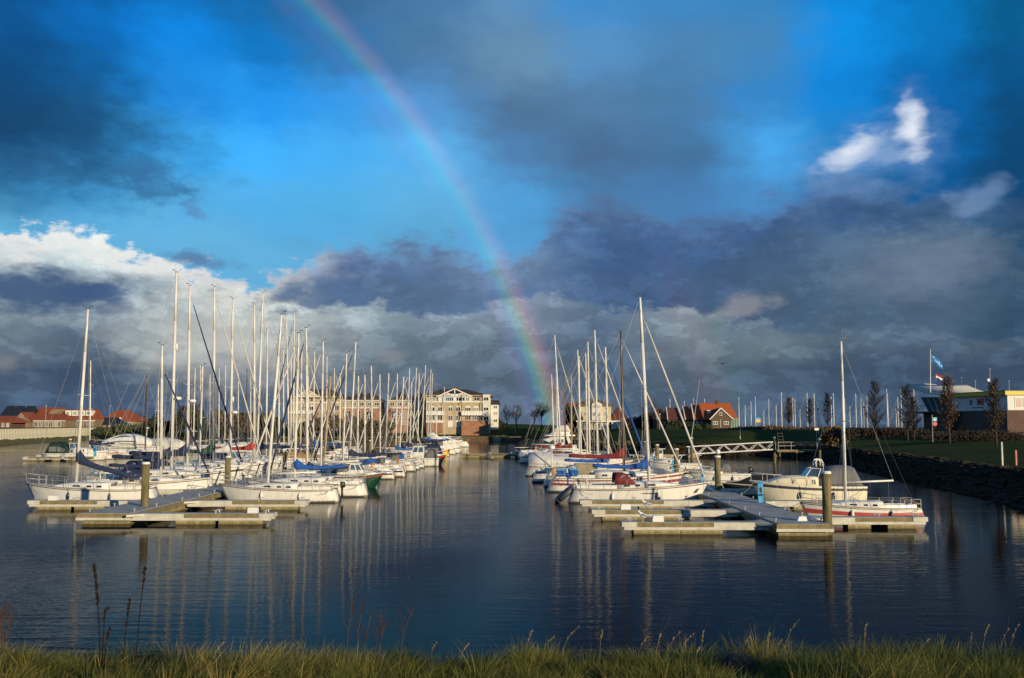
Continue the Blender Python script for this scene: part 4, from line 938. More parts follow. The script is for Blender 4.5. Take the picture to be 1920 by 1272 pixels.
lrest = [(114.5, 499, 502, 601, 0, None, None), (118, 523, 523, 640, NAVY, None, None), (122, 542, 537, 591, 0, SAILW, None), (126.5, 550, 545, 586, NAVY, NAVY, None), (131, 563, 566, 650, 0, None, GREYC), (136, 578, 577, 660, 0, SAILW, None), (141, 587, 590, 656, BLUE, None, None), (146, 532, 531, 655, 0, None, None), (151, 545, 546, 668, 0, SAILW, None), (157, 612, 613, 668, 0, None, None), (163, 626, 627, 690, NAVY, SAILW, None), (169, 637, 638, 700, 0, None, None)]
for i, (D, bx, tx, ty, cov, fu, te) in enumerate(lrest):
    sb('LL', D, bx, tx, ty, 1 if i % 3 else -1, lab(i + 9, cov, fu, te, None, 'on the outer left side'), det=0, cover=cov or None, furl=fu, tent=te, group=GS, L=9.5, hood=R.choice((None, NAVY, BLACKC)) if not te else None, stripe=R.choice((None, BLUEST, MAROON)))
# --- distant left pontoon
motorboat('white motorboat with dark green aft tent on the distant left pontoon', 140.5, XW(88, 140.5), XW(205, 140.5), 1, 'cuddy', GEL, tent=DKGREEN, fb=1.0)
motorboat('big white motor yacht with blue arched side windows on the distant left pontoon', 152, XW(168, 152), XW(300, 152), -1, 'sleek', GEL, tent=None, fb=1.75)
motorboat('white boat under a pale peaked winter cover on the distant left pontoon', 162, XW(238, 162), XW(345, 162), -1, 'cuddy', GEL, tarp=WHITEC, fb=1.5)
motorboat('small white boat with red band on the distant left pontoon', 144.5, XW(172, 144.5), XW(222, 144.5), 1, 'wheelhouse', GEL, stripe=REDH, tent=NAVY, fb=.9)
drest = [(149, 168, 170, 676, ALUW, -1), (147, 272, 275, 701, BROWNM, 1), (155, 296, 297, 720, ALU, 1), (166, 362, 366, 690, ALU, 1), (171, 375, 376, 684, ALU, 1), (176, 392, 394, 702, ALU, 1), (181, 410, 411, 690, ALU, -1), (187, 421, 423, 684, ALU, 1), (193, 446, 447, 700, ALU, 1), (199, 462, 463, 692, DARKM, 1), (205, 470, 470, 704, ALU, 1)]
for i, (D, bx, tx, ty, mm, bw) in enumerate(drest):
    sb('T', D, bx, tx, ty, bw, f'distant {"dark" if mm in (BROWNM, DARKM) else "pale"}-masted sailboat, {ORD[i]} from the front on the far left pontoon', det=0, mastm=mm, group=GS, L=9, cover=NAVY if i % 3 == 0 else None)
# --- right pontoon, fairway side
sb('RL', 65.5, 1217, 1200, 558, 1, 'white sailboat with red sprayhood and blue sail cover, front of the right pontoon', L=9.0, det=2, cover=BLUE, furl=SAILW, hood=DKRED, group=GS, extra=ex_R1, tm=.58, mastr=.115, mastm=ALUW, boomz=.95, frac=.93)
sb('RL', 76, 1170, 1164, 621, 1, 'white sailboat with maroon stripes, brown mast and red sail cover', L=10.2, det=2, cover=DKRED, furl=SAILW, stripe=MAROON, stripe2=MAROON, mastm=BROWNM, group=GS, extra=ex_R2, tm=.56, boomz=1.1)
sb('RL', 82, 1141, 1135, 651, 1, 'white sailboat with blue sail cover and blue furled headsail, third in the right row', L=8.8, det=1, cover=BLUE, furl=BLUE, group=GS)
sb('RL', 88.5, 1121, 1115, 619, 1, 'white sailboat with maroon furled headsail behind the blue-covered one', L=9.6, det=1, cover=None, furl=SAILW, stripe=MAROON, group=GS)
t_, h_ = motorboat('dark grey inflatable boat tied at the fairway end of the right row', 94, XW(1008, 94), XW(1062, 94), -1, 'open', GREYR, tent=None, fb=.62, det=0)
sb('RL', 99, 1106, 1102, 641, 1, 'sailboat under a long white winter tarpaulin in the right row', L=10.5, det=0, tarp=WHITEC, group=GS, stripe=MAROON)
motorboat('boat fully wrapped in a beige canvas cover in the right row', 105, XW(1012, 105), XW(1090, 105), -1, 'cuddy', GEL2, tarp=BEIGE, fb=1.25)
rrest = [(110, 1090, 1083, 656, 0, SAILW, ALU), (115, 1101, 1098, 662, 0, None, ALU), (120, 1086, 1086, 668, 0, None, ALU), (126, 1072, 1071, 700, DKRED, None, BEIGEM), (131, 1052, 1040, 628, DKRED, SAILW, ALUW), (137, 1060, 1058, 690, 0, None, DARKM), (143, 1046, 1043, 706, 0, None, ALU), (149, 1039, 1034, 702, GREENC, None, ALU)]
for i, (D, bx, tx, ty, cov, fu, mm) in enumerate(rrest):
    sb('RL', D, bx, tx, ty, 1, lab(i + 5, cov, fu, None, None, 'on the right fairway side'), det=0, cover=cov or None, furl=fu, group=GS, mastm=mm, L=9.0, hood=R.choice((None, NAVY, DKRED, GREYC)), stripe=R.choice((None, BLUEST, MAROON)))
motorboat('motor cruiser with black tarpaulin and red band, last on the right of the fairway', 154, XW(966, 154), XW(1060, 154), 1, 'cuddy', GEL, stripe=REDH, stripe2=REDST, tarp=BLACKC, fb=1.55)
motorboat('white flybridge yacht behind the black-covered cruiser', 172, XW(985, 172), XW(1080, 172), -1, 'fly', GEL, tent=WHITEC, fb=1.5)
# --- right pontoon, bank side
sb('RR', 53.3, 1583, 1577, 641, -1, 'small white sailboat with broad red hull stripe and bare white boom', L=6.3, det=2, stripe=None, stripe2=REDST, sg=(.42, .68), group=GS, tm=.62, boomz=1.0, boomm=ALUW, mastr=.085, mastm=ALUW, frac=.86)
def ex_cream(t, h):
    mb = MB(); x = h.x(.38); z = h.zg(.4) + 1.05
    for y in (.75, -.75): mb.tube((x, y, z - .6), (x - .15, y, z + .35), .02, .02, 4)
    mb.tube((x - .15, .75, z + .35), (x - .15, -.75, z + .35), .02, .02, 4); mb.obj('aft_rail', STEEL, t)
    for y in (-.65, -.15):
        mb = MB(); mb.loft([[(x - .12 + .20*sin(a) + .07*sin(a)*k, y + .05*j, z + .32 + .24*cos(a) + .08*cos(a)*k) for k, j in ((0, 1), (0, -1), (1, -1), (1, 1))] for a in (-2.2, -1.4, -.7, 0, .7, 1.4, 2.2)]); mb.obj('horseshoe_buoy', PLASTW, t, True)
motorboat('cream cabin cruiser with curtained windows and grey aft tent', 64.5, XW(1404, 64.5), XW(1612, 64.5), -1, 'cuddy', CREAM, stripe=DARKST, tent=GREYC, fb=1.15, extra=ex_cream)
motorboat('boat under a black tarpaulin beside the cream cruiser', 73.5, XW(1352, 73.5), XW(1480, 73.5), -1, 'cuddy', BLACKH, tarp=BLACKC, fb=.62)
motorboat('white open speedboat with outboard and tinted windscreen behind the black-covered boat', 86, XW(1290, 86), XW(1402, 86), -1, 'open', GEL, tent=CLEARV, fb=.85)
motorboat('white sport cruiser with green windscreen and radar arch beside the third right pile', 104, XW(1218, 104), XW(1312, 104), -1, 'cuddy', GEL, tent=None, fb=1.0)
motorboat('small white cabin boat with brown side near the gangway', 121, XW(1196, 121), XW(1262, 121), -1, 'wheelhouse', GEL, stripe=BROWNF, tent=None, fb=1.0)
sb('RR', 96, 1254, 1253, 700, -1, 'small sailboat with stubby mast behind the third right pile', L=6.5, det=1, group=GS) if False else None

# ------------------------------------------------------------------ buildings
CURT = mat('curtained_glass', (.26, .25, .22), .25)
class Bld:
    """a building whose front faces the camera at depth D; pixel rows/columns of the photo give its real size there"""
    def __init__(s, name, label, D, px0, base_py, cat='building', group=None):
        s.D = D; p_ = P(px0, base_py, D); s.o = p_; s.t = thing(name, label, cat, (p_.x, D, p_.z), 0, group)
    def c(s, px, py): p_ = P(px, py, s.D); return p_.x - s.o.x, p_.z - s.o.z
    def block(s, name, px0, px1, pyt, pyb, m, y0=0, dep=9):
        x0, z1 = s.c(px0, pyt); x1, z0 = s.c(px1, pyb); return MB().box(x0, x1, y0, y0 + dep, z0, z1).obj(name, m, s.t)
    def window(s, px0, px1, pyt, pyb, y=0, par=None, frame=TRIM, pane=GLASSD, arch=False, mull=1, bars=0):
        x0, z1 = s.c(px0, pyt); x1, z0 = s.c(px1, pyb); w = .10
        mb = MB()
        if arch:
            n = 8; rx = (x1 - x0)/2; cx = (x0 + x1)/2; hz = rx*.6
            out = [(x0, z0)] + [(cx - rx*cos(pi*i/n), z1 - hz + hz*sin(pi*i/n)) for i in range(n + 1)] + [(x1, z0)]
            mb.prism(out, y - .09, y + .02); z1 = z1 - hz*.8
        else: mb.box(x0, x1, y - .09, y + .02, z0, z1)
        f = mb.obj('window', frame, par or s.t)
        n = mull + 1
        if pane is GLASSD: pane = R.choice((GLASSD, GLASSD, GLASSD, GLASSB, CURT))
        for i in range(n):
            a = lerp(x0 + w, x1 - w*.3, i/n); b = lerp(x0 + w*.3, x1 - w, (i + 1)/n) - (.06 if i < n - 1 else 0)
            mb = MB()
            for k in range(bars + 1):
                za = lerp(z0 + w, z1 - w, k/(bars + 1)); zb = lerp(z0 + w, z1 - w, (k + 1)/(bars + 1)) - (.07 if k < bars else 0)
                mb.box(a, b, y - .11, y - .092, za, zb)
            mb.obj('pane', pane, f)
        return f
    def hip(s, name, px0, px1, pyt, pyb, m, y0=0, dep=10, rid=(.3, .7), over=.35, par=None):
        x0, z0 = s.c(px0, pyb); x1, z1 = s.c(px1, pyt); x0 -= over; x1 += over; ym = y0 + dep/2
        a, b = lerp(x0, x1, rid[0]), lerp(x0, x1, rid[1])
        return MB().add([(x0, y0 - over, z0), (x1, y0 - over, z0), (x1, y0 + dep + over, z0), (x0, y0 + dep + over, z0), (a, ym, z1), (b, ym, z1), (x0, y0 - over, z0 - .22), (x1, y0 - over, z0 - .22), (x1, y0 + dep + over, z0 - .22), (x0, y0 + dep + over, z0 - .22)],
                 [(0,1,5,4), (1,2,5), (2,3,4,5), (3,0,4), (6,7,1,0), (7,8,2,1), (8,9,3,2), (9,6,0,3), (9,8,7,6)]).obj(name, m, par or s.t)

def apartment():
    b = Bld('apartment_block', 'four-storey buff brick apartment block with white truss gable and balconies', 305, 800, 818)
    b.block('wall', 800, 906, 741, 815, BRICKY, .0, 14)
    b.block('bay_wall', 905.5, 919, 740, 818, RENDER, -.5, 10)
    b.block('side_wing', 919.5, 934, 757, 806, RENDER, 6, 10)
    b.hip('wing_roof', 918, 935, 749, 757, ROOFD, 6, 10, (.1, .9))
    b.hip('roof', 795, 921, 729, 743, ROOFD, 0, 14, (.22, .62))
    b.block('basement_wall', 866, 916, 789, 817, BRICKR, -2.2, 4)
    b.block('entrance_block', 800, 830, 790, 812, BRICKR, -1.0, 1.0)
    # gable with white trusses
    g = [b.c(x, y) for x, y in ((822, 743.5), (853, 730), (884, 743.5))]
    gab = MB().prism(g, -.9, 4).obj('gable', GLASSD, b.t)
    for (xa, ya), (xb, yb) in (((820, 744), (853, 729.5)), ((853, 729.5), (886, 744)), ((822, 743), (884, 743)), ((853, 731), (853, 743)), ((838, 737), (853, 743)), ((868, 737), (853, 743)), ((832, 740), (874, 740))):
        p_, q = b.c(xa, ya), b.c(xb, yb); MB().tube((p_[0], -.95, p_[1]), (q[0], -.95, q[1]), .2, .2, 4).obj('truss_beam', TRIM, gab)
    b.block('attic_wall', 822.3, 883.6, 743.6, 753, TRIM, -.6, .58)
    for a, c in ((836, 851), (856, 872), (873.5, 881)): b.window(a, c, 745, 752.4, -.6, mull=3 if c - a > 10 else 1)
    b.block('cornice', 800, 905, 752.9, 755.4, TRIM, -.55, .5)
    for a, c in ((806, 816), (822, 832)): b.window(a, c, 745, 752, 0)
    b.window(889, 899, 745, 752, 0); b.window(907, 916.5, 745, 752, -.5); b.window(907, 916.5, 764, 770.5, -.5); b.window(907, 916.5, 781, 788.5, -.5)
    for x in (807, 821, 840.5, 855, 872, 887):
        wd = 11 if x in (872, 887) else 8.5
        b.window(x, x + wd, 761.5, 771.5, 0, arch=True, mull=1 if wd < 10 else 2); b.window(x, x + wd, 779, 788.5, 0, mull=1 if wd < 10 else 2)
    for a, c in ((840, 849), (854.5, 863.5)): b.block('door_panel', a, c, 789.5, 801, TRIM, -.06, .1)
    for a, c, yt, yb in ((800, 833, 771.5, 779), (866, 906, 771.5, 779.3), (800, 833, 789, 793)):
        bal = b.block('balcony', a, c, yt, yb, TRIM, -1.3, 1.28)
        n = int((c - a) / 5.5)
        for i in range(n + 1):
            x, z = b.c(lerp(a, c, i/n), yb); x2, z2 = b.c(lerp(a, c, i/n), yt); MB().box(x - .06, x + .06, -1.36, -1.302, z + .05, z2 + .08).obj('baluster_post', RENDER, bal)
    for x in (800.5, 833, 866, 906): 
        a, z1 = b.c(x, 742); _, z0 = b.c(x, 790); MB().tube((a, -1.2 if x != 906 else -1.4, z0), (a, -1.2 if x != 906 else -1.4, z1), .09, .09, 6).obj('downpipe', DARKST if x == 866 else TRIM, b.t)
    for yt in (764, 776, 790): b.window(925, 932, yt - 4, yt + 2, 6)
    x, z = b.c(853, 729); MB().box(x - .8, x + .8, 6, 7.2, z - .4, z + .7).obj('chimney', BRICKD, b.t)
    # left twin of the block
    b = Bld('apartment_block', 'buff brick apartment wing with white pediment behind the left masts', 310, 545, 812)
    b.block('wall', 545, 640, 744, 812, BRICKY, 0, 14); b.hip('roof', 541, 648, 729, 746, ROOFD, 0, 14, (.3, .68))
    g = [b.c(x, y) for x, y in ((556, 745), (577, 731.5), (600, 745))]; gab = MB().prism(g, -.9, 4).obj('gable', RENDERC, b.t)
    for (xa, ya), (xb, yb) in (((554, 745.5), (577, 731)), ((577, 731), (602, 745.5)), ((556, 744.5), (600, 744.5)), ((577, 733), (577, 744)), ((566, 738), (577, 744)), ((588, 738), (577, 744))):
        p_, q = b.c(xa, ya), b.c(xb, yb); MB().tube((p_[0], -.95, p_[1]), (q[0], -.95, q[1]), .19, .19, 4).obj('truss_beam', TRIM, gab)
    for x in (560, 570, 583, 608, 622): b.window(x, x + 8, 746, 753.5, 0)
    for x in (566, 580, 600, 614, 628): b.window(x, x + 8, 760, 770, 0, arch=x < 590); b.window(x, x + 8, 778, 786, 0)
    bal = b.block('balcony', 545, 592, 770.5, 776.5, TRIM, -1.2, 1.18)
    b.block('cornice', 545, 640, 754.5, 756.5, TRIM, -.2, .19); b.block('porch', 548, 640, 790, 794, RENDER, -1, .98)
    # lower links with pyramid roofs
    for lb, a, c, roofs in (('lower brick link with two dark pyramid roofs behind the left masts', 642, 712, ((652, 690), (672, 712))), ('lower brick link with two dark pyramid roofs left of the main block', 727, 799, ((733, 766), (766, 799)))):
        b = Bld('apartment_link', lb, 312, a, 812)
        b.block('wall', a, c, 765, 812, BRICKR, 0, 11); b.block('upper_wall', a - .3, c + .3, 752, 765, BRICKY, -.15, 11.3); b.block('cornice', a - 1, c + 1, 750.5, 752, TRIM, -.5, 12)
        b.block('band', a - .2, c + .2, 764.2, 766.2, TRIM, -.3, .14)
        for i, (r0, r1) in enumerate(roofs): b.hip('pyramid_roof', r0, r1, 735, 750.4, ROOFD, .5 + .7*i, 9, (.44, .56))
        x = a + 5
        while x + 8 < c: b.window(x, x + 7.5, 755, 761.5, -.15); x += 14
        x = a + 7
        while x + 8 < c: b.window(x, x + 7.5, 770, 797, 0, bars=3, mull=1); x += 20
        for i in range(2): xx = a + 16 + i*26; b.window(xx, xx + 6, 772, 780, 0)
apartment()
def dike_house():
    b = Bld('brick_house', 'brown boarded house with orange tiled roof and white gable trim on the dike', 236, 1331, 806, 'house')
    b.block('rear_wall', 1322, 1388, 785, 806, CLAD, 2.4, 8); 
    # big orange roof: a slope facing us
    x0, z0 = b.c(1318, 786); x1, z1 = b.c(1380, 755); xl, _ = b.c(1324, 755); xr, _ = b.c(1387, 786); xr2 = x1
    MB().add([(xl - .3, 1.6, z0), (xr, 1.6, z0), (x1, 6.5, z1), (xl - .55, 6.5, z1), (xl - .3, 11.4, z0), (xr, 11.4, z0), (xl - .3, 1.6, z0 - .2), (xr, 1.6, z0 - .2)], [(0,1,2,3), (3,2,5,4), (0,3,4), (1,5,2), (6,7,1,0)]).obj('roof', ROOFB, b.t)
    g = [b.c(x, y) for x, y in ((1334, 806), (1334, 784.5), (1351.5, 767), (1371.5, 785), (1371.5, 806))]
    front = MB().prism(g, 0, 5).obj('front_gable', CLAD, b.t)
    for (xa, ya), (xb, yb) in (((1330.5, 787), (1351.5, 765.5)), ((1351.5, 765.5), (1375, 786.5))):
        p_, q = b.c(xa, ya), b.c(xb, yb); MB().tube((p_[0], -.12, p_[1]), (q[0], -.12, q[1]), .16, .16, 4).obj('bargeboard', TRIM, front)
        MB().add([(p_[0], -.1, p_[1]), (q[0], -.1, q[1]), (q[0], 5.6, q[1]), (p_[0], 5.6, p_[1]), (p_[0], -.1, p_[1] - .12), (q[0], -.1, q[1] - .12), (q[0], 5.6, q[1] - .12), (p_[0], 5.6, p_[1] - .12)], [(0,1,2,3), (7,6,5,4), (0,4,5,1), (2,6,7,3)]).obj('gable_roof', ROOFK, front)
    b.window(1349, 1354, 773.5, 779.5, 0, front, mull=0); b.window(1336.5, 1346, 790.5, 796.5, 0, front, mull=1); b.window(1357, 1366.5, 790.5, 796.5, 0, front, mull=1)
    x, z = b.c(1351.5, 806); _, z2 = b.c(1351.5, 787); MB().box(x - .04, x + .04, -.05, .0, z, z2).obj('centre_post', TRIM, front)
    b.block('sunroom', 1372, 1386, 784, 804, mat('sunroom_glass', (.14, .24, .20), .1), .6, 4); 
    for i in range(4): a = 1372 + i*4.6; b.block('sunroom_post', a, a + .8, 784, 805, TRIM, .5, .1)
    b.block('dormer', 1331, 1338, 769, 775, TRIM, 3.2, 2); x, z = b.c(1355, 752.5); MB().box(x - .3, x + .3, 6, 6.6, z - .5, z + .4).obj('chimney', BRICKD, b.t)
    # row of steep roofs to the left
    for i, (a, c, yt) in enumerate(((1232, 1252, 767), (1252, 1285, 764), (1285, 1301, 762), (1301, 1322, 758))):
        b = Bld('terrace_house', f'dark terraced house with steep orange roof, {ORD[i]} from the left of the dike row', 246 - i*2, a, 806, 'house', 'terraced houses on the dike')
        b.block('wall', a, c - .3, 786, 806, BRICKD, 0, 9)
        x0, z0 = b.c(a - 1, 787); x1, z1 = b.c(c - .4, yt); w = x1 - x0
        MB().add([(x0, -.4, z0), (x1, -.4, z0), (x0 + w*.1, 4.5, z1), (x1 - w*.25, 4.5, z1), (x0, 9.4, z0), (x1, 9.4, z0)], [(0,1,3,2), (2,3,5,4), (0,2,4), (1,5,3), (0,4,5,1)]).obj('roof', ROOFB if i != 1 else ROOFK, b.t)
        p_, q = b.c(a - .5, 787), b.c(a + 2.5, yt - .8); MB().tube((p_[0], -.45, p_[1]), (p_[0] + w*.1, 4.5, q[1]), .14, .14, 4).obj('bargeboard', TRIM, b.t)
        for k in range(2): xx = lerp(a, c, .2 + .4*k); b.window(xx, xx + 4, 790, 797, 0)
    b = Bld('cream_house', 'cream house with brown roof and white corner bay behind the right masts', 270, 1108, 806, 'house')
    b.block('wall', 1085, 1146, 760, 806, RENDERC, 0, 10); b.hip('roof', 1083, 1150, 748, 761, ROOFT, 0, 10, (.35, .6))
    g = [b.c(x, y) for x, y in ((1109, 788), (1109, 758), (1118, 753), (1128, 758), (1128, 788))]; bay = MB().prism(g, -1.2, 0).obj('bay', RENDER, b.t)
    for x in (1111, 1120.5): b.window(x, x + 5, 760, 766, -1.2, bay); b.window(x, x + 5, 773, 781, -1.2, bay)
    for x in (1095, 1132): b.window(x, x + 5, 772, 781, 0)
    b.block('lean_to', 1060, 1108, 755, 806, ROOFK, 2, 7); b.hip('lean_to_roof', 1058, 1112, 753, 766, ROOFT, 1, 8, (.4, .9))
    b = Bld('waterside_pavilion', 'low white waterside pavilion with flat canopy behind the right masts', 258, 1045, 806)
    b.block('canopy', 1080, 1168, 789, 791.5, TRIM, -1, 8); b.block('wall', 1084, 1140, 791.6, 806, BRICKY, .5, 6); b.block('gable_wall', 1146, 1168, 791.6, 805, RENDER, -.8, 6)
    for x in (1087, 1097, 1120, 1130): b.window(x, x + 7, 794, 803, .5)
    for i in range(7): b.block('post', 1082 + i*9.5, 1082.8 + i*9.5, 791.6, 806, TRIM, -.8, .15)
    b = Bld('brick_house', 'dark house with steep brown roof right of the cream house', 280, 1150, 806, 'house')
    b.block('wall', 1152, 1172, 786, 806, BRICKD, 0, 8); b.hip('roof', 1148, 1176, 764, 786.2, ROOFK, 0, 8, (.4, .6)); b.window(1156, 1162, 791, 797, 0)
dike_house()
def left_houses():
    g = 'brick houses behind the sheet pile wall'
    b = Bld('brick_house', 'long low house with orange roof and white windows behind the sheet pile wall', 314, 28, 803, 'house', g)
    b.block('wall', 28, 122, 787, 806, BRICKT, 0, 8)
    x0, z0 = b.c(50, 788.5); x1, z1 = b.c(114, 776); xr, _ = b.c(124, 788.5)
    MB().add([(x0, -.5, z0), (xr, -.5, z0), (x0, 4, z1), (x1, 4, z1), (x0, 8.5, z0), (xr, 8.5, z0)], [(0,1,3,2), (2,3,5,4), (1,5,3), (0,2,4)]).obj('roof', ROOFO, b.t)
    gg = [b.c(x, y) for x, y in ((28, 806), (28, 788), (43, 774), (60, 789), (60, 806))]; gw = MB().prism(gg, -.9, 7).obj('gable', BRICKT, b.t)
    for (xa, ya), (xb, yb) in (((26, 790), (43, 773)), ((43, 773), (62, 791))):
        p_, q = b.c(xa, ya), b.c(xb, yb); MB().add([(p_[0], -1.1, p_[1]), (q[0], -1.1, q[1]), (q[0], 7, q[1]), (p_[0], 7, p_[1]), (p_[0], -1.1, p_[1] - .25), (q[0], -1.1, q[1] - .25)], [(0,1,2,3), (0,4,5,1)]).obj('gable_roof', ROOFO, gw)
    b.window(33, 45, 789, 800, -.9, gw, pane=TRIM, mull=0); b.window(41, 45, 778, 783, -.9, gw, mull=0)
    for x in (65, 73, 84, 92, 101, 108): b.window(x, x + 6, 791, 801, 0)
    b.block('gutter', 63, 124, 788.8, 790, TRIM, -.45, .25)
    b = Bld('brick_house', 'large house with orange roof and four white dormers behind the sheet pile wall', 346, 112, 803, 'house', g)
    b.block('wall', 118, 178, 787, 806, BRICKT, 0, 9)
    x0, z0 = b.c(116, 788); x1, z1 = b.c(178, 767.5); xa, _ = b.c(110, 767.5)
    MB().add([(x0, -.5, z0), (x1, -.5, z0), (xa, 5, z1), (x1 - .8, 5, z1), (x0, 10, z0), (x1, 10, z0)], [(0,1,3,2), (2,3,5,4), (1,5,3), (0,2,4), (0,4,5,1)]).obj('roof', ROOFO, b.t)
    p_, q, r_ = b.c(78, 788), b.c(85, 768), b.c(116, 788); MB().add([(p_[0], 1, p_[1]), (r_[0], -.4, r_[1]), (xa, 5, z1), (q[0], 5, z1)], [(0,1,2,3)]).obj('side_roof', mat('roof_tan', (.30, .20, .11), .85, 0, 1, .2), b.t)
    for x in (121, 134, 147, 160):
        d = b.block('dormer', x, x + 10, 770, 780, TRIM, .6, 3); b.window(x + 2, x + 8, 772, 778, .6, d)
    for x in (123, 134, 146, 157, 167): b.window(x, x + 6, 790, 801, 0)
    b.block('gutter', 117, 179, 788.2, 789.6, TRIM, -.45, .25)
    b = Bld('brick_house', 'house with broad orange hipped roof right of the dormer house', 368, 188, 806, 'house', g)
    b.block('wall', 196, 256, 788, 808, BRICKT, 0, 10); b.hip('roof', 190, 260, 769, 789, ROOFO, 0, 10, (.28, .62)); b.window(228, 236, 792, 800, 0); b.window(240, 248, 792, 800, 0); b.block('chimney', 224, 227, 783, 789, TRIM, -.3, .6)
    b = Bld('brick_house', 'low dark-roofed outbuilding between the two orange-roofed houses', 352, 176, 804, 'house', g)
    b.block('wall', 178, 224, 795, 806, BRICKD, 0, 6); b.hip('roof', 174, 228, 783, 796, SOLAR, 0, 6, (.1, .75)); 
    for x in (184, 194, 204, 213): b.window(x, x + 3, 796.5, 803, 0, mull=0)
    for i, (a, c) in enumerate(((2, 17), (20, 36), (40, 56))):
        b = Bld('roof_house', f'house with nearly black solar-clad roof, {ORD[i]} from the left edge', 352, a, 800, 'house', 'black-roofed houses at the left edge')
        b.block('wall', a, c, 778, 804, BRICKD, 0, 8); b.hip('roof', a, c, 761, 779, SOLAR, 0, 8, (.12, .9)); b.window(a + 4, a + 9, 782, 788, 0)
    b = Bld('brick_house', 'small house with orange roof at the very left edge', 268, 0, 803, 'house', g)
    b.block('wall', -40, 20, 791, 806, BRICKD, 0, 8); b.hip('roof', -44, 27, 780, 791.5, ROOFO, 0, 8, (.2, .8)); b.window(3, 8, 793, 801, 0); b.window(12, 17, 793, 801, 0)
    b = Bld('brick_house', 'house with reddish roof above the long low orange roof', 356, 60, 800, 'house', g)
    b.block('wall', 60, 112, 778, 804, BRICKT, 0, 9); b.hip('roof', 58, 114, 764, 779, ROOFO, 0, 9, (.1, .9)); b.window(96, 101, 781, 787, 0)
    b = Bld('white_shed', 'long low white building behind the left masts', 330, 312, 808)
    b.block('wall', 308, 362, 793, 810, RENDER, 0, 8); b.hip('roof', 306, 364, 788, 793.5, SOLAR, 0, 8, (.1, .9))
    for x in (314, 326, 338, 350): b.window(x, x + 6, 797, 804, 0)
    b = Bld('brick_house', 'red-brown house roof between the left masts', 330, 430, 806, 'house')
    b.block('wall', 436, 476, 788, 810, BRICKD, 0, 8); b.hip('roof', 432, 480, 774, 789, ROOFK, 0, 8, (.3, .7)); b.window(445, 451, 792, 799, 0); b.window(460, 466, 792, 799, 0)
left_houses()
# sheet pile wall along the left side of the basin
def sheetpile():
    t = thing('sheet_pile_wall', 'long pale corrugated steel sheet pile wall in front of the left houses', 'wall', (-123, 244, 0))
    a, b = Vector((-112.8, 184, 0)), Vector((-141, 350, 0)); d = (b - a); Lg = d.length; d.normalize(); nrm = Vector((d.y, -d.x, 0)); n = int(Lg / 1.2)
    prof_ = [(0, 0), (.36, 0), (.50, -.28), (.86, -.28), (1.0, 0)]
    mb = MB()
    mb.loft([[(d.x*u*1.2 + nrm.x*(w + e), d.y*u*1.2 + nrm.y*(w + e), z) for u, w in prof_] for z, e in ((-1, 0), (3.85, 0))], closed=False, caps=False)
    me = mb.mesh('sheet_pile', STEELP)
    for i in range(n):
        p_ = a + d*1.2*i - Vector(t.location); o = link('sheet_pile', me, t); o.location = (p_.x, p_.y, R.uniform(-.02, .02))
    off = a - Vector(t.location)
    mb = MB(); mb.loft([[tuple(off + d*s_ + nrm*w + Vector((0, 0, z))) for w, z in ((.12, 3.82), (.12, 4.05), (-.5, 4.05), (-.5, 3.82))] for s_ in (0, Lg)]); mb.obj('capping_beam', CLAD, t)
    mb = MB(); secs = []
    for i in range(140):
        s_ = Lg*i/139; secs.append([tuple(off + d*s_ + nrm*w + Vector((0, 0, z + (R.random() - .5)*.45*(z > 0)))) for w, z in ((.05, 1.15), (.9, .95), (1.9, .45), (2.8, -.3))])
    mb.loft(secs, closed=False, caps=False); mb.obj('algae_berm', ALGAE, t)
sheetpile()
# timber quay below the apartments
t = thing('timber_quay', 'low brown timber quay at the foot of the apartment lawn', 'quay', (-16, 287, 0))
for i in range(26): MB().box(i*.9, i*.9 + .84, 0, .3, -1, 1.15 + .04*(i % 3)).obj('plank', PAVE, t)
MB().box(-.2, 23.6, -.1, .5, 1.25, 1.4).obj('cap_rail', TIMBER, t)
t = thing('jetty_block', 'pale concrete block at the right end of the timber quay', 'block', (XW(925, 288), 286.6, 0)); MB().box(0, 2.1, 0, 1.6, -.5, 1.0).obj('body', CONC, t); MB().box(-.1, 2.2, -.1, 1.7, 1.0, 1.15).obj('coping', TRIM, t)

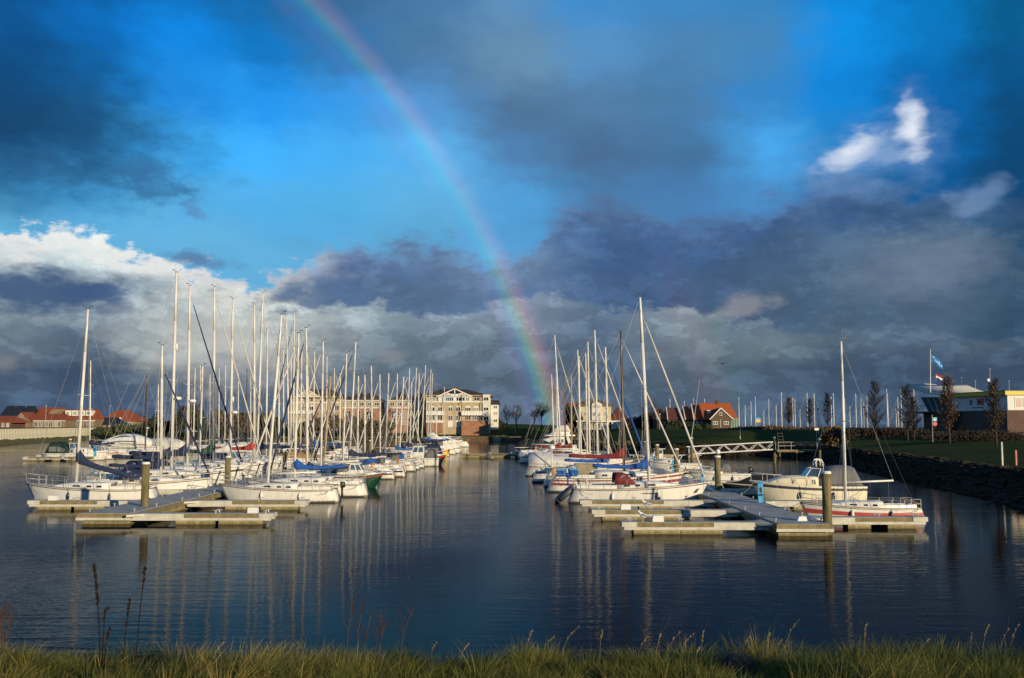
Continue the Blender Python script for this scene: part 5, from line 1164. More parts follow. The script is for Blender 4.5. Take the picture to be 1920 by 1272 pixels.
# ------------------------------------------------------------------ clubhouse
def clubhouse():
    A = P(1733, 822, 163); B = P(1890, 822, 141); d = Vector((B.x - A.x, B.y - A.y, 0)); Lg = d.length; ang = atan2(d.y, d.x); zb = 2.6
    t = thing('clubhouse', 'harbour clubhouse with dark brick ground floor, white upper storey and yellow fascia', 'building', (A.x, A.y, zb), ang)
    # local x along the shaded front towards the sunlit corner, local y into the building
    z1 = 4.3; z2 = 6.4; z3 = 6.95
    MB().box(0, Lg, 0, 16, -1, z1).obj('ground_floor', BRICKD, t)
    MB().box(Lg*.30, Lg, .15, 15.8, z1 + .004, z2).obj('upper_wall', mat('panel_white', (.66, .65, .62), .6, 0, .5, .08), t)
    fas = MB().box(Lg*.26, Lg + .35, -.35, 16.3, z2, z3).obj('fascia', mat('fascia_yellow', (.55, .42, .02), .5), t)
    MB().box(Lg*.26, Lg + .40, -.40, 16.35, z3, z3 + .08).obj('flat_roof', SOLAR, fas)
    # control room with leaning glass and flared roof
    w = Lg*.30; room = MB().loft([[(.8, .5, z1), (w, .5, z1), (w, 8, z1), (.8, 8, z1)], [(-.1, -.3, z2 + .25), (w, .3, z2 + .1), (w, 8, z2 + .1), (-.1, 8, z2 + .25)]]).obj('control_room', mat('tower_glass', (.09, .12, .14), .1), t)
    for i in range(5):
        f = i/4; MB().tube((lerp(.8, w, f), .46, z1), (lerp(-.1, w, f), lerp(-.34, .26, f), z2 + .25), .06, .06, 4).obj('mullion', TRIM, room)
    secs = []
    for i in range(9):
        f = i/8; x = lerp(-2.6, w + 1.2, f); zz = z2 + .45 + 1.8*(1 - f)**2.0; secs.append([(x, -1.3, zz), (x, 9, zz), (x, 9, zz + .22), (x, -1.3, zz + .22)])
    MB().loft(secs).obj('flared_roof', mat('roof_pale', (.55, .53, .46), .9, spec=.1), t, True)
    mb = MB()
    for i in range(10): mb.tube((-2.0 + i*.55, -1.6, z1), (-2.0 + i*.55, -1.6, z1 + 1.0), .03, .03, 4)
    for z in (.55, 1.0): mb.tube((-2.0, -1.6, z1 + z), (3.0, -1.6, z1 + z), .035, .035, 4)
    mb.tube((-2.0, -1.6, z1 + 1), (-2.0, 6, z1 + 1), .035, .035, 4); mb.obj('terrace_railing', STEEL, t)
    MB().box(-2.4, 3.2, -1.9, 7, z1 - .25, z1 + .02).obj('terrace', BRICKD, t)
    # front details
    MB().box(Lg*.315, Lg*.36, .10, .148, z1 + .02, z2 - .3).obj('door', GLASSD, t)
    x = Lg*.60
    em = MB(); 
    for a in (35, -35, 90): em.tube((x - .45*cos(radians(a)), .12, z1 + 1.25 - .45*sin(radians(a))), (x + .45*cos(radians(a)), .12, z1 + 1.25 + .45*sin(radians(a))), .07, .05, 4)
    em.ball((x, .12, z1 + 1.25), .2, .06, .2, 8, 4); em.obj('black_emblem', BLKP, t)
    pl = MB().box(x + 1.6, x + 3.2, .08, .147, z1 + .8, z1 + 1.75).obj('red_plaque', REDH, t)
    MB().tube((x + 2.1, .07, z1 + 1.3), (x + 2.7, .07, z1 + 1.3), .16, .1, 6).obj('plaque_emblem', BLKP, pl)
    mb = MB()
    for i in range(14): mb.box(x + .2 + i*.22, x + .2 + i*.22 + (.16 if i % 4 else .08), .10, .147, z1 + .38, z1 + .38 + (.11 if i % 3 else .15))
    mb.obj('wall_lettering', BLKP, t)
    for i in range(6):
        xx = Lg*.32 + i*Lg*.115; MB().box(xx, xx + .05, .12, .148, z1 + .05, z2 - .02).obj('panel_joint', GREYG, t)
    for f in (.12, .46, .82): 
        MB().box(Lg*f, Lg*f + 1.3, -.06, .02, .9, 2.2).obj('window', GLASSD, t)
    # sunlit end
    for y0 in (1.2, 9.0):
        fr = MB().box(Lg - .02, Lg + .06, y0, y0 + 2.2, z1 + .25, z2 - .25).obj('window', TRIM, t)
        for k in range(2): MB().box(Lg + .061, Lg + .08, y0 + .15 + k*1.0, y0 + 1.0 + k*1.0, z1 + .4, z2 - .4).obj('pane', mat('curtain_red', (.16, .05, .04), .3), fr)
    MB().box(Lg, Lg + .05, 3, 5, .8, 2.2).obj('window', GLASSD, t)
    mb = MB()
    for i in range(6): mb.tube((w + i*.75, -.7, .6 + i*.40), (w + i*.75, -.7, 1.5 + i*.40), .03, .03, 4)
    mb.loft([[(w - .4, -.9, -.5), (w + 4.2, -.9, z1), (w + 4.2, -.9, z1 - .35), (w - .1, -.9, -.5)], [(w - .4, -.05, -.5), (w + 4.2, -.05, z1), (w + 4.2, -.05, z1 - .35), (w - .1, -.05, -.5)]]); mb.obj('outside_stair', TIMBER, t)
    return t
clubhouse()
# flags and roof masts
t = thing('flagpole', 'white flagpole with yard on the clubhouse roof', 'flagpole', P(1744, 722, 158)); MB().tube((0, 0, -1.2), P(1744.5, 657, 158) - t.location, .07, .045, 7).obj('pole', PLASTW, t); MB().tube((-.85, 0, .15), (1.0, 0, .02), .05, .04, 6).obj('yard', PLASTW, t); MB().ball(P(1744.5, 657, 158) - Vector(t.location), .09, n=8, m=5).obj('truck', PLASTW, t)
def flag(name, label, px, py0, py1, pxr, dy_r, D, bands, sub=None):
    p0, p1 = P(px, py0, D), P(px, py1, D); q0 = P(pxr, py0 + dy_r, D)
    t = thing(name, label, 'flag', p1); nU = 12
    def pt(u, v):
        x = lerp(0, q0.x - p0.x, u); z = lerp(0, p0.z - p1.z, v) + (q0.z - p0.z)*u + .05*sin(u*7); y = .10*sin(u*9 + v*1.4)*u**.5
        return (x, y, z)
    for nm, v0, v1, m in bands:
        o = MB().loft([[pt(i/nU, v0), pt(i/nU, (v0 + v1)/2), pt(i/nU, v1)] for i in range(nU + 1)], closed=False, caps=False).obj(nm, m, t, True)
    if sub:
        for k, (u, v, ru, rv) in enumerate(sub):
            mb = MB(); n = 9
            for s_ in (-.012, .012): mb.add([tuple(Vector(pt(u + ru*cos(2*pi*j/n)*(1 + .3*sin(j*2.3 + k)), v + rv*sin(2*pi*j/n))) + Vector((0, s_, 0))) for j in range(n)], [tuple(range(n))])
            mb.obj('emblem_patch', mat('flag_pale_blue', (.25, .55, .75), .7), t)
    return t
flag('house_flag', 'blue flag with pale emblem flying from the clubhouse flagpole', 1746.5, 664, 678, 1770, 17, 158, (('cloth', 0, 1, mat('flag_blue', (.01, .13, .40), .8)),), ((.2, .75, .1, .14), (.38, .5, .14, .2), (.62, .55, .07, .3), (.82, .4, .08, .2)))
flag('national_flag', 'small red, white and blue striped flag below the blue one', 1755.5, 701, 712, 1769, 6, 158, (('blue_band', 0, .333, mat('flag_dark_blue', (.01, .03, .22), .8)), ('white_band', .3335, .666, PLASTW), ('red_band', .667, 1, REDC)))
tag(MB().tube(P(1755, 716, 158), P(1755, 700, 158), .02, .02, 4).obj('halyard', WIRE), 'thin line carrying the small striped flag', 'line')
for i, (px, yt, lb) in enumerate(((1856, 692, 'roof mast with white camera box on the clubhouse'), (1829, 714, 'short roof aerial left of the white camera box'), (1892, 714, 'short roof aerial at the right corner of the clubhouse'), (1803, 708, 'thin roof aerial above the stairs of the clubhouse'))):
    D = 150; b0, b1 = P(px, 742, D), P(px, yt, D); t = thing('roof_mast', lb, 'aerial', b0); MB().tube((0, 0, -.6), b1 - b0, .035 if i != 3 else .018, .02, 5).obj('pole', PLASTW if i != 3 else WIRE, t)
    q = b1 - b0
    if i == 0: c = P(1853, 713, D) - b0; MB().box(c.x - .16, c.x + .16, -.14, .14, c.z - .2, c.z + .2).obj('camera_box', PLASTW, t); MB().ball(q, .08, n=6, m=4).obj('sensor', PLASTW, t)
    else: MB().box(q.x - .12, q.x + .12, -.02, .02, q.z - .05, q.z + .02).obj('head', WIRE, t)
# signs on the clubhouse lawn
p_ = P(1749, 822, 112); t = thing('road_sign', 'sign post with blue square sign above a red round sign', 'sign', (p_.x, 112, 3.3)); z = lambda y: ZW(y, 112) - 3.3
MB().tube((0, 0, -.3), (0, 0, z(778)), .035, .035, 6).obj('post', STEEL, t)
s1 = MB().box(.05, .52, -.03, -.005, z(790), z(783)).obj('blue_sign', PEDB, t); MB().prism([(.14, z(789)), (.285, z(784.5)), (.43, z(789))], -.045, -.031).obj('white_triangle', TRIM, s1)
MB().loft([[(.285 + .24*cos(a), y, z(795) + .24*sin(a)) for a in [2*pi*j/14 for j in range(14)]] for y in (-.03, -.005)]).obj('red_disc', mat('sign_red', (.55, .08, .12), .5), t)
p_ = P(1422, 806, 210); t = thing('notice_board', 'small blue and yellow notice board on the dike beside the brown house', 'sign', (p_.x, 210, p_.z)); MB().tube((0, 0, -.5), (0, 0, 1.7), .05, .05, 5).obj('post', STEEL, t); MB().box(-.45, .45, -.08, -.055, 1.5, 2.1).obj('yellow_panel', mat('sign_yellow', (.7, .5, .08), .6), t); MB().box(-.45, .45, -.08, -.055, 2.104, 2.5).obj('blue_panel', PEDB, t)
p_ = P(1531, 806, 150); t = thing('notice_board', 'white notice board on a post below the distant masts', 'sign', (p_.x, 150, p_.z)); MB().tube((0, 0, -3), (0, 0, .3), .05, .05, 5).obj('post', STEEL, t); MB().box(-.3, .3, -.08, -.055, -.1, .25).obj('panel', TRIM, t)
# lamp posts
for i, (px, yt, yb, D, lb) in enumerate(((1237, 778, 808, 225, 'grey lamp post in front of the dark terraced houses'), (1535, 768, 806, 165, 'dark lamp post between the poplars right of the distant masts'), (1622, 765, 806, 165, 'dark lamp post left of the tallest poplar'), (205, 762, 803, 340, 'lamp post in front of the dormer house'), (85, 762, 803, 300, 'lamp post before the long orange roof'), (966, 768, 806, 292, 'white post on the far lawn between the bare trees'))):
    a, b = P(px, yb, D), P(px, yt, D); t = thing('lamp_post', lb, 'lamp post', a); h = b.z - a.z; MB().tube((0, 0, -1), (0, 0, h), .07 if D > 200 else .05, .05, 6).obj('pole', DARKST if i in (1, 2) else STEEL, t)
    MB().loft([[(r_*cos(q), r_*sin(q), h + zz) for q in [2*pi*j/8 for j in range(8)]] for r_, zz in ((.08, -.05), (.24, .08), (.26, .14), (.06, .22))]).obj('lantern', DARKST if i in (1, 2) else PLASTW, t)
# posts along the lawn edge
for i, (px, yt, yb, D) in enumerate(((1879, 830, 856, 82), (1388, 805, 822, 176), (1905, 845, 858, 82))):
    b, a = P(px, yt, D), P(px, yb, D); tag(MB().loft([[(a.x + sx*.06, D + sy*.06, z_) for sx, sy in ((-1,-1),(1,-1),(1,1),(-1,1))] for z_ in (a.z - .8, b.z)] + [[(a.x + sx*.02, D + sy*.02, b.z + .05) for sx, sy in ((-1,-1),(1,-1),(1,1),(-1,1))]]).obj('marker_post', PWHITE if i < 2 else REDST), ['slim pale marker post on the right lawn edge', 'slim post on the dike slope left of the gangway', 'short reddish post at the right edge of the lawn'][i], 'post')

# ------------------------------------------------------------------ gangway
def gangway():
    a = P(1293, 852, 150); b = P(1452, 843, 150); d = b - a; t = thing('gangway', 'white lattice truss gangway sloping down from the right bank', 'gangway', a); Lg = d.length; H = 1.1; n = 10
    for sd, nm in ((-.6, 'truss'), (.6, 'truss')):
        mb = MB(); f = lambda s_, z: Vector((d.x*s_, sd, d.z*s_ + z))
        mb.tube(f(0, 0), f(1, 0), .075, .075, 5); mb.tube(f(-.03, H), f(1, H), .07, .07, 5)
        tr = mb.obj(nm, PLASTW, t)
        for i in range(n): MB().tube(f(i/n, .0 if i % 2 else H), f((i + 1)/n, H if i % 2 else .0), .045, .045, 5).obj('diagonal', PLASTW, tr)
        for s_ in (0, 1): MB().tube(f(s_, -.1), f(s_, H), .06, .06, 5).obj('end_post', PLASTW, tr)
    MB().loft([[(0, -.55, -.06), (0, .55, -.06), (0, .55, .0), (0, -.55, .0)], [(d.x, -.55, d.z - .06), (d.x, .55, d.z - .06), (d.x, .55, d.z), (d.x, -.55, d.z)]]).obj('deck', PDECK, t)
    c = thing('gangway_landing', 'dark timber landing with railing at the top of the gangway', 'landing', (b.x, 150, 0))
    MB().box(.1, 6, -1.2, 1.2, b.z - .35, b.z - .02).obj('deck', TIMBER, c)
    for x in (.5, 3.0, 5.4):
        for y in (-1, 1): MB().tube((x, y, -2), (x, y, b.z - .3), .14, .14, 7).obj('leg', PILE, c)
    mb = MB()
    for x in (.3, 2.2, 4.1, 5.9): mb.tube((x, -1.1, b.z), (x, -1.1, b.z + 1.1), .03, .03, 4)
    for z_ in (.55, 1.1): mb.tube((.3, -1.1, b.z + z_), (5.9, -1.1, b.z + z_), .03, .03, 4)
    mb.obj('railing', STEEL, c)
    g = thing('gangway_float', 'low float carrying the foot of the gangway', 'pontoon', (a.x - 3, 150, 0)); MB().box(-6, 4.5, -1.3, 1.3, .38, .5).obj('deck', PDECK, g)
    for x in (-5.5, -1, 2.2): MB().box(x, x + 2, -1.2, 1.2, -.4, .376).obj('float_block', CONC, g)
gangway()
p_ = P(1490, 850, 146); t = thing('access_ladder', 'grey steel frame ladder on the bank right of the gangway', 'ladder', P(1467, 836, 158)); 
for x in (-.5, .5): MB().tube((x, 0, -1), (x*.7, 1.5, 2.0), .05, .05, 5).obj('rail', DARKM, t)
for i in range(6): MB().tube((-.45, .25*i, -.6 + .5*i), (.45, .25*i, -.6 + .5*i), .035, .035, 4).obj('rung', DARKM, t)

# ------------------------------------------------------------------ masts beyond the dike
dm = [(1256,748),(1269,756),(1283,752),(1300,747),(1312,758),(1321,748),(1385,745),(1397,760),(1408,753),(1416,744),(1441,748),(1432,770),(1455,760),(1465,736),(1486,746),(1490,748),(1513,737),(1526,738),(1500,768),(1558,744),(1562,737),(1583,747),(1593,762),(1604,738),(1614,747),(1619,754),(1625,742),(1662,730),(1664,738),(1683,745),(1680,765),(1689,729),(1713,722)]
h_ = Hull(9, 2.8, 1.3, .95, .9); proto = thing('distant_sailboat', 'white', 'sailboat', (0, 0, 0), 0, 'sailboats in the outer harbour beyond the dike')
h_.build(proto, GEL); MB().tube((.9, 0, .9), (.9, 0, 13), .14, .10, 7).obj('mast', ALUW, proto, True); MB().tube((.8, 0, 2), (-3, 0, 2.05), .07, .06, 6).obj('boom', ALU, proto)
mb = MB(); mb.tube((.9, 0, 12.9), (4.4, 0, 1.3), .02, .02, 3); mb.tube((.9, 0, 12.9), (-4.4, 0, 1), .02, .02, 3); [mb.path([(.9, 0, 12.9), (.8, s_*.9, 6.5), (.8, s_*1.3, 1)], .018, 3) for s_ in (1, -1)]; mb.obj('rigging', WIRE, proto)
MB().tube((.8, -.9, 6.5), (.8, .9, 6.5), .03, .03, 4).obj('spreader', ALU, proto)
dm.sort()
for i, (px, py) in enumerate(dm):
    D = R.uniform(285, 330); q = P(px, py, D); s_ = q.z / 13.0; o = proto if i == 0 else copytree(proto, (0, 0, 0))
    a = R.choice((0, pi)) + R.uniform(-.15, .15)
    o.scale = (s_*R.uniform(.75, 1), s_*R.uniform(.8, 1.1), s_); o.location = (q.x - .9*o.scale[0]*cos(a), D, 0); o.rotation_euler = (0, 0, a)
    o['label'] = f'pale sailboat mast beyond the dike, {ORD[i] if i < 34 else "last"} from the left'

# ------------------------------------------------------------------ trees
def grow(mb, p_, d, Lg, r, lvl, rnd, spread, nb, tips, upb=.25):
    n = 3; q = p_.copy(); dd = d.copy(); pts = [q.copy()]
    for i in range(n):
        dd = (dd + Vector((rnd.uniform(-1, 1), rnd.uniform(-1, 1), rnd.uniform(-.3, 1)*.6)) * .13).normalized(); q = q + dd * (Lg/n); pts.append(q.copy())
    for i in range(n): mb.tube(pts[i], pts[i+1], r*(1 - .22*i), r*(1 - .22*(i+1)), 5 if lvl > 1 else 3, False)
    if lvl == 0: tips.append(q); return
    for k in range(nb):
        f = rnd.uniform(.35, 1.0) if k else 1.0; b = pts[min(n, int(f*n + .5))]
        ax = Vector((rnd.uniform(-1, 1), rnd.uniform(-1, 1), rnd.uniform(-.2, .5))).normalized()
        nd = (dd*(1 - spread) + ax*spread + Vector((0, 0, upb))).normalized()
        grow(mb, b, nd, Lg*rnd.uniform(.55, .8), max(r*.55, .022), lvl - 1, rnd, spread, nb, tips, upb)
def leaves(mb, pts, n, size, rnd, jit):
    for _ in range(n):
        c = rnd.choice(pts) + Vector((rnd.gauss(0, jit), rnd.gauss(0, jit), rnd.gauss(0, jit)))
        u = Vector((rnd.uniform(-1, 1), rnd.uniform(-1, 1), rnd.uniform(-1, 1))).normalized(); v = u.orthogonal(); s_ = size*rnd.uniform(.6, 1.3)
        mb.add([c - u*s_, c + v*s_*.6, c + u*s_, c - v*s_*.6], [(0, 1, 2, 3)])
def bare_tree(label, D, px, yb, yt, seed, spread=.55, lvl=4, nb=4, leafm=None, nl=0, name='bare_tree', group=None):
    rnd = random.Random(seed); a, b = P(px, yb, D), P(px, yt, D); H = b.z - a.z
    t = thing(name, label, 'tree', a, 0, group); mb = MB(); mb.tube((0, 0, -.5), (0, 0, H*.2), H*.022, H*.017, 7); mb.tube((0, 0, H*.2), (rnd.uniform(-.03, .03)*H, 0, H*.55), H*.017, H*.008, 6); mb.obj('trunk', BARK, t, True)
    mb = MB(); tips = []
    for k in range(8):
        z0 = H*rnd.uniform(.16, .50); an = k*2.4 + rnd.uniform(-.4, .4); o = rnd.uniform(.5, 1.15); grow(mb, Vector((0, 0, z0)), Vector((cos(an)*o, sin(an)*o, 1)).normalized(), H*rnd.uniform(.17, .27), H*.009, lvl - 1, rnd, spread, nb - 1, tips)
    mz = max(p_.z for p_ in tips); s_ = H/mz
    mb.v = [(x, y, z*s_ if z > H*.2 else z) for x, y, z in mb.v]
    mb.obj('crown', TWIG, t)
    if leafm: lb = MB(); leaves(lb, [Vector((p_.x, p_.y, p_.z*s_)) for p_ in tips], nl, H*.012 + .05, rnd, H*.03); lb.obj('leaves', leafm, t)
    return t
def poplar(label, D, px, yb, yt, seed, wid=.17, leafm=None, nl=0, group='columnar poplars on the right bank'):
    rnd = random.Random(seed); a, b = P(px, yb, D), P(px, yt, D); H = b.z - a.z
    t = thing('poplar_tree', label, 'tree', (a.x, D, a.z), 0, group); mb = MB(); mb.tube((0, 0, -.5), (0, 0, H*.5), H*.018, H*.011, 6); mb.tube((0, 0, H*.5), (0, 0, H), H*.011, .01, 5); mb.obj('trunk', BARK, t, True)
    mb = MB(); tips = []
    for k in range(130):
        f = rnd.uniform(.10, .92); z = H*f; an = rnd.uniform(0, 2*pi); w = H*wid*(min(1, (f - .02)/.25))*(1 - f)**.55*rnd.uniform(.55, 1.1); up = H*.16*rnd.uniform(.7, 1.3)*(1.1 - f*.5)
        p0 = Vector((0, 0, z)); p1 = Vector((cos(an)*w*.6, sin(an)*w*.6, z + up*.45)); p2 = Vector((cos(an)*w, sin(an)*w, min(z + up, H*1.0)))
        mb.tube(p0, p1, .03, .024, 3, False); mb.tube(p1, p2, .024, .013, 3, False)
        for j in range(9):
            q = p0.lerp(p1, rnd.uniform(.3, 1)) if j % 2 else p1.lerp(p2, rnd.random()); e = q + Vector((rnd.uniform(-.25, .25), rnd.uniform(-.25, .25), rnd.uniform(.2, .6)))*H*.07*1.2; mb.tube(q, e, .018, .010, 3, False); tips += [e, q]
    mb.obj('crown', TWIG, t)
    lb = MB(); leaves(lb, tips, nl, .07, rnd, .1); 
    if nl: lb.obj('leaves', leafm or LEAFB, t)
    return t
pops = [(1480, 165, 803, 745, 500), (1519, 165, 803, 748, 30), (1553, 150, 805, 737, 30), (1642, 118, 818, 716, 60), (1702, 112, 818, 722, 0), (1714, 116, 818, 745, 0), (1780, 98, 822, 706, 1000), (1868, 92, 826, 712, 500)]
names = ['poplar with rusty leaves left of the first pale mast pair', 'thin bare poplar between pale distant masts', 'dark bare poplar left of the red-striped boat mast', 'tall slender poplar right of the red-striped boat mast', 'dark bare poplar just left of the clubhouse', 'short bare poplar touching the clubhouse terrace', 'poplar full of brown leaves before the clubhouse control room', 'brown-leaved poplar before the white clubhouse wall']
for i, (px, D, yb, yt, nl) in enumerate(pops): poplar(names[i], D, px, yb, yt, 11 + i, .27 if px in (1642, 1702) else .24, LEAFB, nl)
bare_tree('bare round tree on the far lawn left of the rainbow foot', 292, 968, 803, 754, 31, .6, 4, 5, None)
bare_tree('smaller bare tree at the left of the far lawn pair', 296, 951, 803, 757, 32, .6, 4, 5)
bare_tree('tree with a few green leaves right of the rainbow foot', 288, 1015, 803, 753, 33, .6, 4, 5, LEAFG, 900)
bare_tree('bare dark tree beside the leafy one at the rainbow foot', 291, 1002, 803, 760, 34, .6, 4, 5)
bare_tree('bare tree between the cream house and the terraced houses', 240, 1216, 806, 744, 35, .6, 4, 5)
bare_tree('bare tree at the left end of the terraced houses', 236, 1234, 806, 757, 36, .6, 4, 4)
bare_tree('bare tree before the buff apartment wing', 296, 590, 812, 768, 37, .6, 4, 5)
bare_tree('bare tree between the two apartment wings', 298, 722, 812, 757, 38, .6, 4, 5)
bare_tree('bare tree right of the pyramid-roofed link', 297, 660, 812, 770, 39, .6, 4, 5)
bare_tree('bare brown tree before the brick link at the left masts', 295, 625, 812, 772, 40, .6, 4, 5)
bare_tree('small bare tree far left behind the hipped roof', 385, 232, 806, 762, 41, .6, 4, 4)
bare_tree('bare tree standing over the dormer house', 385, 180, 806, 758, 44, .6, 3, 5)
# shrubs and dark tree masses
def clump(name, label, D, px0, px1, yt, yb, m, seed, n=900, size=.3, dep=2.5, cat='shrub', group=None, lumps=6):
    rnd = random.Random(seed); a, b = P(px0, yb, D), P(px1, yt, D); w = b.x - a.x; H = b.z - a.z
    t = thing(name, label, cat, ((a.x + b.x)/2, D, a.z), 0, group); mb = MB(); ls = []
    for k in range(lumps): ls.append((rnd.uniform(-.42, .42)*w, rnd.uniform(-.4, .4)*dep, rnd.uniform(.3, .72)*H, rnd.uniform(.16, .30)*w + .1, rnd.uniform(.3, .5)*dep, rnd.uniform(.25, .4)*H))
    for _ in range(n):
        cx, cy, cz, rx, ry, rz = rnd.choice(ls); v = Vector((rnd.gauss(0, 1), rnd.gauss(0, 1), rnd.gauss(0, 1))).normalized()*rnd.uniform(.5, 1.05)
        c = Vector((cx + v.x*rx, cy + v.y*ry, max(.02, cz + v.z*rz*1.2))); u = Vector((rnd.uniform(-1, 1), rnd.uniform(-1, 1), rnd.uniform(-1, 1))).normalized(); s_ = size*rnd.uniform(.5, 1.3); o = u.orthogonal()
        mb.add([c - u*s_, c + o*s_*.7, c + u*s_, c - o*s_*.7], [(0,1,2,3)])
    mb.obj('crown', m, t); st = MB()
    for k in range(4): l = rnd.choice(ls); st.tube((l[0]*.5, l[1]*.5, -.3), (l[0], l[1], l[2]), .07, .03, 4, False)
    st.obj('stems', BARK, t); return t
clump('shrub', 'rounded green willow shrub at the end of the sheet pile wall', 335, 190, 268, 799, 818, LEAFG, 51, 3000, .4, 9)
clump('shrub', 'dark green hedge mass behind the left masts', 312, 262, 330, 792, 815, LEAFD, 52, 1800, .45, 5)
clump('dark_tree', 'dark bushy tree behind the radar masts', 300, 330, 385, 764, 812, LEAFD, 53, 2600, .5, 7, 'tree')
clump('dark_tree', 'brownish tree mass left of the apartment wing', 302, 395, 470, 770, 812, mat('leaf_rust', (.06, .04, .02), .9), 54, 2600, .5, 7, 'tree')
clump('dark_tree', 'dark tree mass close to the apartment wing', 304, 470, 548, 776, 814, LEAFD, 55, 2400, .5, 7, 'tree')
clump('dark_tree', 'dark tree behind the hipped orange roof', 380, 238, 300, 776, 808, LEAFD, 56, 1500, .5, 6, 'tree')
clump('shrub', 'brown shrubs below the buff apartment wing', 294, 556, 640, 786, 815, mat('leaf_bramble', (.075, .06, .022), .9), 57, 3200, .35, 5)
clump('shrub', 'brown shrubs before the brick link', 296, 640, 735, 788, 815, MATS['leaf_bramble'], 58, 3200, .35, 5)
clump('shrub', 'dark hedge left of the cream house', 262, 1056, 1086, 764, 806, LEAFD, 59, 1600, .45, 4)
clump('dark_tree', 'dark trees between the cream house and the terraced houses', 255, 1166, 1240, 776, 808, mat('leaf_bare_dark', (.035, .022, .018), .9), 60, 3000, .4, 6, 'tree')
clump('shrub', 'dark garden shrubs before the terraced houses', 232, 1232, 1300, 790, 808, LEAFD, 61, 2000, .35, 3)
clump('shrub', 'green bush left of the brown boarded house', 229, 1296, 1332, 797, 808, LEAFG, 62, 1000, .25, 2)
clump('hedge', 'long low brown hedge along the dike crest below the distant masts', 200, 1375, 1560, 801, 811, mat('leaf_hedge', (.10, .055, .025), .9), 63, 2600, .28, 2, 'hedge', None, 16)
clump('hedge', 'brown hedge between the poplars and the clubhouse', 120, 1560, 1740, 802, 822, mat('leaf_hedge_dark', (.032, .020, .012), .9), 64, 6000, .11, 2, 'hedge', None, 16)
clump('hedge', 'dark hedge at the foot of the clubhouse', 136, 1735, 1935, 808, 828, MATS['leaf_hedge_dark'], 65, 8000, .11, 2, 'hedge', None, 18)
clump('shrub', 'ochre grassy knoll left of the lawn steps', 146, 1540, 1590, 802, 836, mat('leaf_ochre', (.12, .075, .02), .9), 66, 1600, .22, 3)
clump('shrub', 'low dark shrubs on the far lawn', 316, 925, 950, 786, 806, LEAFD, 67, 600, .35, 3)

# ------------------------------------------------------------------ birds
def gull(label, px, py, D, z, face, s=1.0):
    p_ = P(px, py, D); t = thing('gull', label, 'gull', (p_.x, D, z), 0 if face > 0 else pi); t.scale = (s,)*3
    prof_ = [(-.25, .20, .012, .010), (-.16, .205, .055, .045), (-.05, .205, .092, .085), (.04, .22, .095, .10), (.10, .26, .07, .085), (.125, .31, .05, .06), (.145, .345, .056, .055), (.185, .345, .042, .042), (.212, .335, .014, .014)]
    MB().loft([[(x, ry*cos(a), zc + rz*sin(a)) for a in [2*pi*j/10 for j in range(10)]] for x, zc, ry, rz in prof_]).obj('body', GULLW, t, True)
    for sd in (1, -1): MB().loft([[(x, sd*(y + w*sin(a)*.3), zc + w*cos(a)) for a in [2*pi*j/6 for j in range(6)]] for x, y, zc, w in ((.06, .088, .245, .03), (-.05, .092, .235, .06), (-.17, .06, .21, .04), (-.29, .02, .19, .008))]).obj('wing', GULLG, t, True)
    MB().tube((.205, 0, .336), (.262, 0, .322), .012, .004, 5).obj('beak', BEAK, t)
    for sd in (1, -1): MB().tube((.0, sd*.03, 0), (-.01, sd*.03, .16), .008, .008, 4).tube((0, sd*.03, .005), (.06, sd*.03, .005), .010, .006, 4).obj('leg', BEAK, t)
gull('white gull standing with its back turned on the second right finger', 1212, 943, 53.6, .537, -1, 1.35)
gull('white gull with grey wings standing nearer on the front right finger', 1206, 955, 47.0, .537, -1, 1.3)
p_ = P(1355, 683, 110); t = thing('flying_bird', 'small dark bird flying above the brown house', 'bird', p_, .5); MB().loft([[(x, r_*cos(a), r_*.8*sin(a)) for a in [2*pi*j/7 for j in range(7)]] for x, r_ in ((-.22, .01), (-.08, .05), (.06, .055), (.15, .03), (.2, .008))]).obj('body', BLKP, t, True)
for sd in (1, -1): MB().loft([[(.08, sd*.03, .02), (-.06, sd*.03, .02), (-.06, sd*.03, .035), (.08, sd*.03, .035)], [(.06, sd*.25, .14), (-.06, sd*.25, .14), (-.06, sd*.25, .15), (.06, sd*.25, .15)], [(-.02, sd*.5, .08), (-.07, sd*.5, .08), (-.07, sd*.5, .085), (-.02, sd*.5, .085)]]).obj('wing', BLKP, t)

# ------------------------------------------------------------------ foreground bank
def fg_mat():
    m = bpy.data.materials.new('grass_blades'); m.use_nodes = True; t = m.node_tree; b = t.nodes['Principled BSDF']; b.inputs['Roughness'].default_value = .75
    a = t.nodes.new('ShaderNodeAttribute'); a.attribute_name = 'tint'
    r = t.nodes.new('ShaderNodeValToRGB'); r.color_ramp.elements[0].color = (.055, .085, .012, 1); r.color_ramp.elements[1].color = (.44, .33, .12, 1)
    e = r.color_ramp.elements.new(.45); e.color = (.145, .145, .02, 1); e = r.color_ramp.elements.new(.75); e.color = (.28, .215, .045, 1)
    t.links.new(a.outputs['Fac'], r.inputs[0]); t.links.new(r.outputs[0], b.inputs['Base Color'])
    tr = t.nodes.new('ShaderNodeBsdfTranslucent'); t.links.new(r.outputs[0], tr.inputs[0]); mx = t.nodes.new('ShaderNodeMixShader'); mx.inputs[0].default_value = .30
    t.links.new(b.outputs[0], mx.inputs[1]); t.links.new(tr.outputs[0], mx.inputs[2]); t.links.new(mx.outputs[0], t.nodes['Material Output'].inputs[0])
    return m
def ground(x, y): return land_h(x, y, 5)
from mathutils import noise
